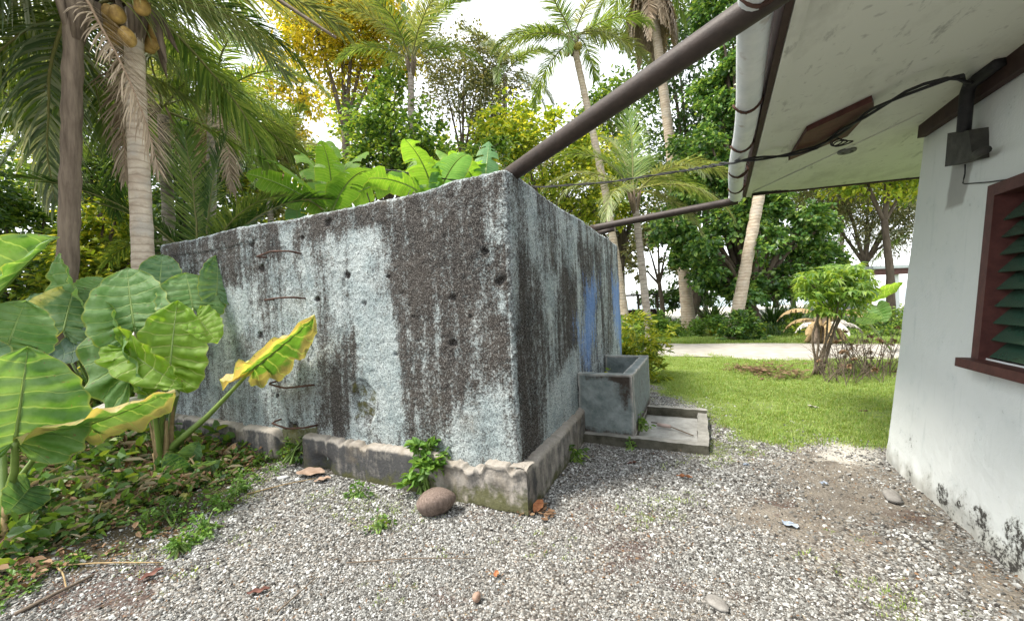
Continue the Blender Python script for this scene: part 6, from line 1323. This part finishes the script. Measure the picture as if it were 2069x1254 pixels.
# sparse grass straying in gravel
def stray(x, y):
    m_ = masks(x, y); return (m_['moss']*.9+(fbm(x*2.5, y*2.5, 3, 77) > .66)*.10)*(1-m_['grass'])*(1-m_['humus'])*visible(x, y)
x, y = sample(30000, -4, 1.4, .5, 7, stray); n = len(x); k = rng.uniform(.3, .8, n)
scatter('stray_grass', np.stack([x, y, gheight(x, y)], 1), np.stack([0*x, 0*x, rng.uniform(0, 6.28, n)], 1), np.stack([k, k, k], 1), tufts[:4], 'thin tufts of grass straying through the gravel', 'grass')
def herb(seed, n, size, h, mat, asp=.7, rad=.07):
    V, F, _ = leaf_cloud([(0, 0, h*.6, rad), (rad*.6, 0, h*.4, rad*.8), (-rad*.4, rad*.5, h*.3, rad*.8)], n, size, asp, .2, .1, seed); V[:, 2] = np.maximum(V[:, 2], .002); return mesh_data('herb', V, F, M[mat], False)
herbs = [herb(1, 26, .05, .07, 'leaf_dark'), herb(2, 34, .035, .05, 'leaf_mid'), herb(3, 18, .08, .11, 'leaf_dark', .6, .10), herb(4, 44, .024, .05, 'leaf_herb'), herb(5, 22, .06, .03, 'leaf_dry', .5, .09), herb(6, 16, .09, .14, 'leaf_mid', .6, .12), herb(7, 10, .12, .01, 'straw', .05, .12)]
def cover_d(x, y):
    m_ = masks(x, y); near = soft(sdpoly(x, y, humus_poly)+.12, .5); n_ = fbm(x*1.6, y*1.6, 3, 78); return np.clip(near*np.clip((n_-.38)*7, 0, 1)*.9+near*.08, 0, 1)*visible(x, y)
x, y = sample(30000, -12, -2.2, .2, 10, cover_d); n = len(x); k = rng.uniform(.6, 1.4, n)*np.clip(np.hypot(x, y)/5, .8, 2)
e_ = sdpoly(x, y, humus_poly); idx = np.where(e_ > -.28, rng.choice([1, 3, 3, 4], n), rng.choice([0, 1, 1, 2, 4, 4, 4, 5, 6, 6, 6], n))
scatter('ground_cover', np.stack([x, y, gheight(x, y)+.0*x], 1), np.stack([rng.normal(0, .2, n), rng.normal(0, .2, n), rng.uniform(0, 6.28, n)], 1), np.stack([k, k, k*rng.uniform(.7, 1.4, n)], 1), herbs, 'dark leafy creepers and weeds covering the ground at left', 'ground cover', idx)
# undergrowth beyond the road and behind the tank
und = [herb(11, 60, .16, .5, 'leaf_mid', .5, .35), herb(12, 60, .14, .4, 'leaf_dark', .45, .35), herb(13, 50, .18, .6, 'leaf_lime', .4, .3), blade_tuft(14, 40, .7, .12, 'leaf_dark', .04, .7)]
def und_d(x, y):
    d1 = (y > 15.0+1.2*(x > 0))*(y < 26)*np.clip((fbm(x*.5, y*.5, 3, 79)-.36)*6, 0, 1)*.8; d2 = (x < -6.6)*(y > 2.2)*.9+(x < -1.6)*(y > 7.7)*(y < 26)*.8+(x < -5.5)*(y < 2.2)*(x < -7)*.7; return np.clip(d1+d2, 0, 1)*visible(x, y)
x, y = sample(5200, -24, 14, 0, 26, und_d); n = len(x); k = rng.uniform(.6, 1.5, n); idx = rng.choice([0, 0, 1, 1, 2, 3], n)
k = k*np.where(x > -1.5, .6, 1.0)
scatter('undergrowth', np.stack([x, y, 0*x], 1), np.stack([0*x, 0*x, rng.uniform(0, 6.28, n)], 1), np.stack([k, k, k], 1), und, 'rank green undergrowth beneath the palms and trees', 'undergrowth', idx)
# dry crumbs of leaf and twig in the gravel
crumbs = [herb(21, 3, .02, .01, 'leaf_dry', .5, .02), herb(22, 2, .03, .01, 'leaf_dry', .25, .02), herb(23, 2, .05, .01, 'straw', .06, .03)]
def cr_d(x, y): m_ = masks(x, y); return np.clip(.25+m_['dirt']*.5+m_['red']*.8, 0, 1)*(1-m_['grass']*.9)*visible(x, y)*np.clip((3/np.hypot(x, y))**1.5, .1, 1)
x, y = sample(14000, -5, 1.45, .3, 6.5, cr_d); n = len(x); k = rng.uniform(.35, 1.1, n)
scatter('leaf_crumbs', np.stack([x, y, gheight(x, y)+.009], 1), np.stack([rng.normal(0, .2, n), rng.normal(0, .2, n), rng.uniform(0, 6.28, n)], 1), np.stack([k, k, k], 1), crumbs, 'crumbs of dry leaf and straw scattered over the yard', 'leaf litter')
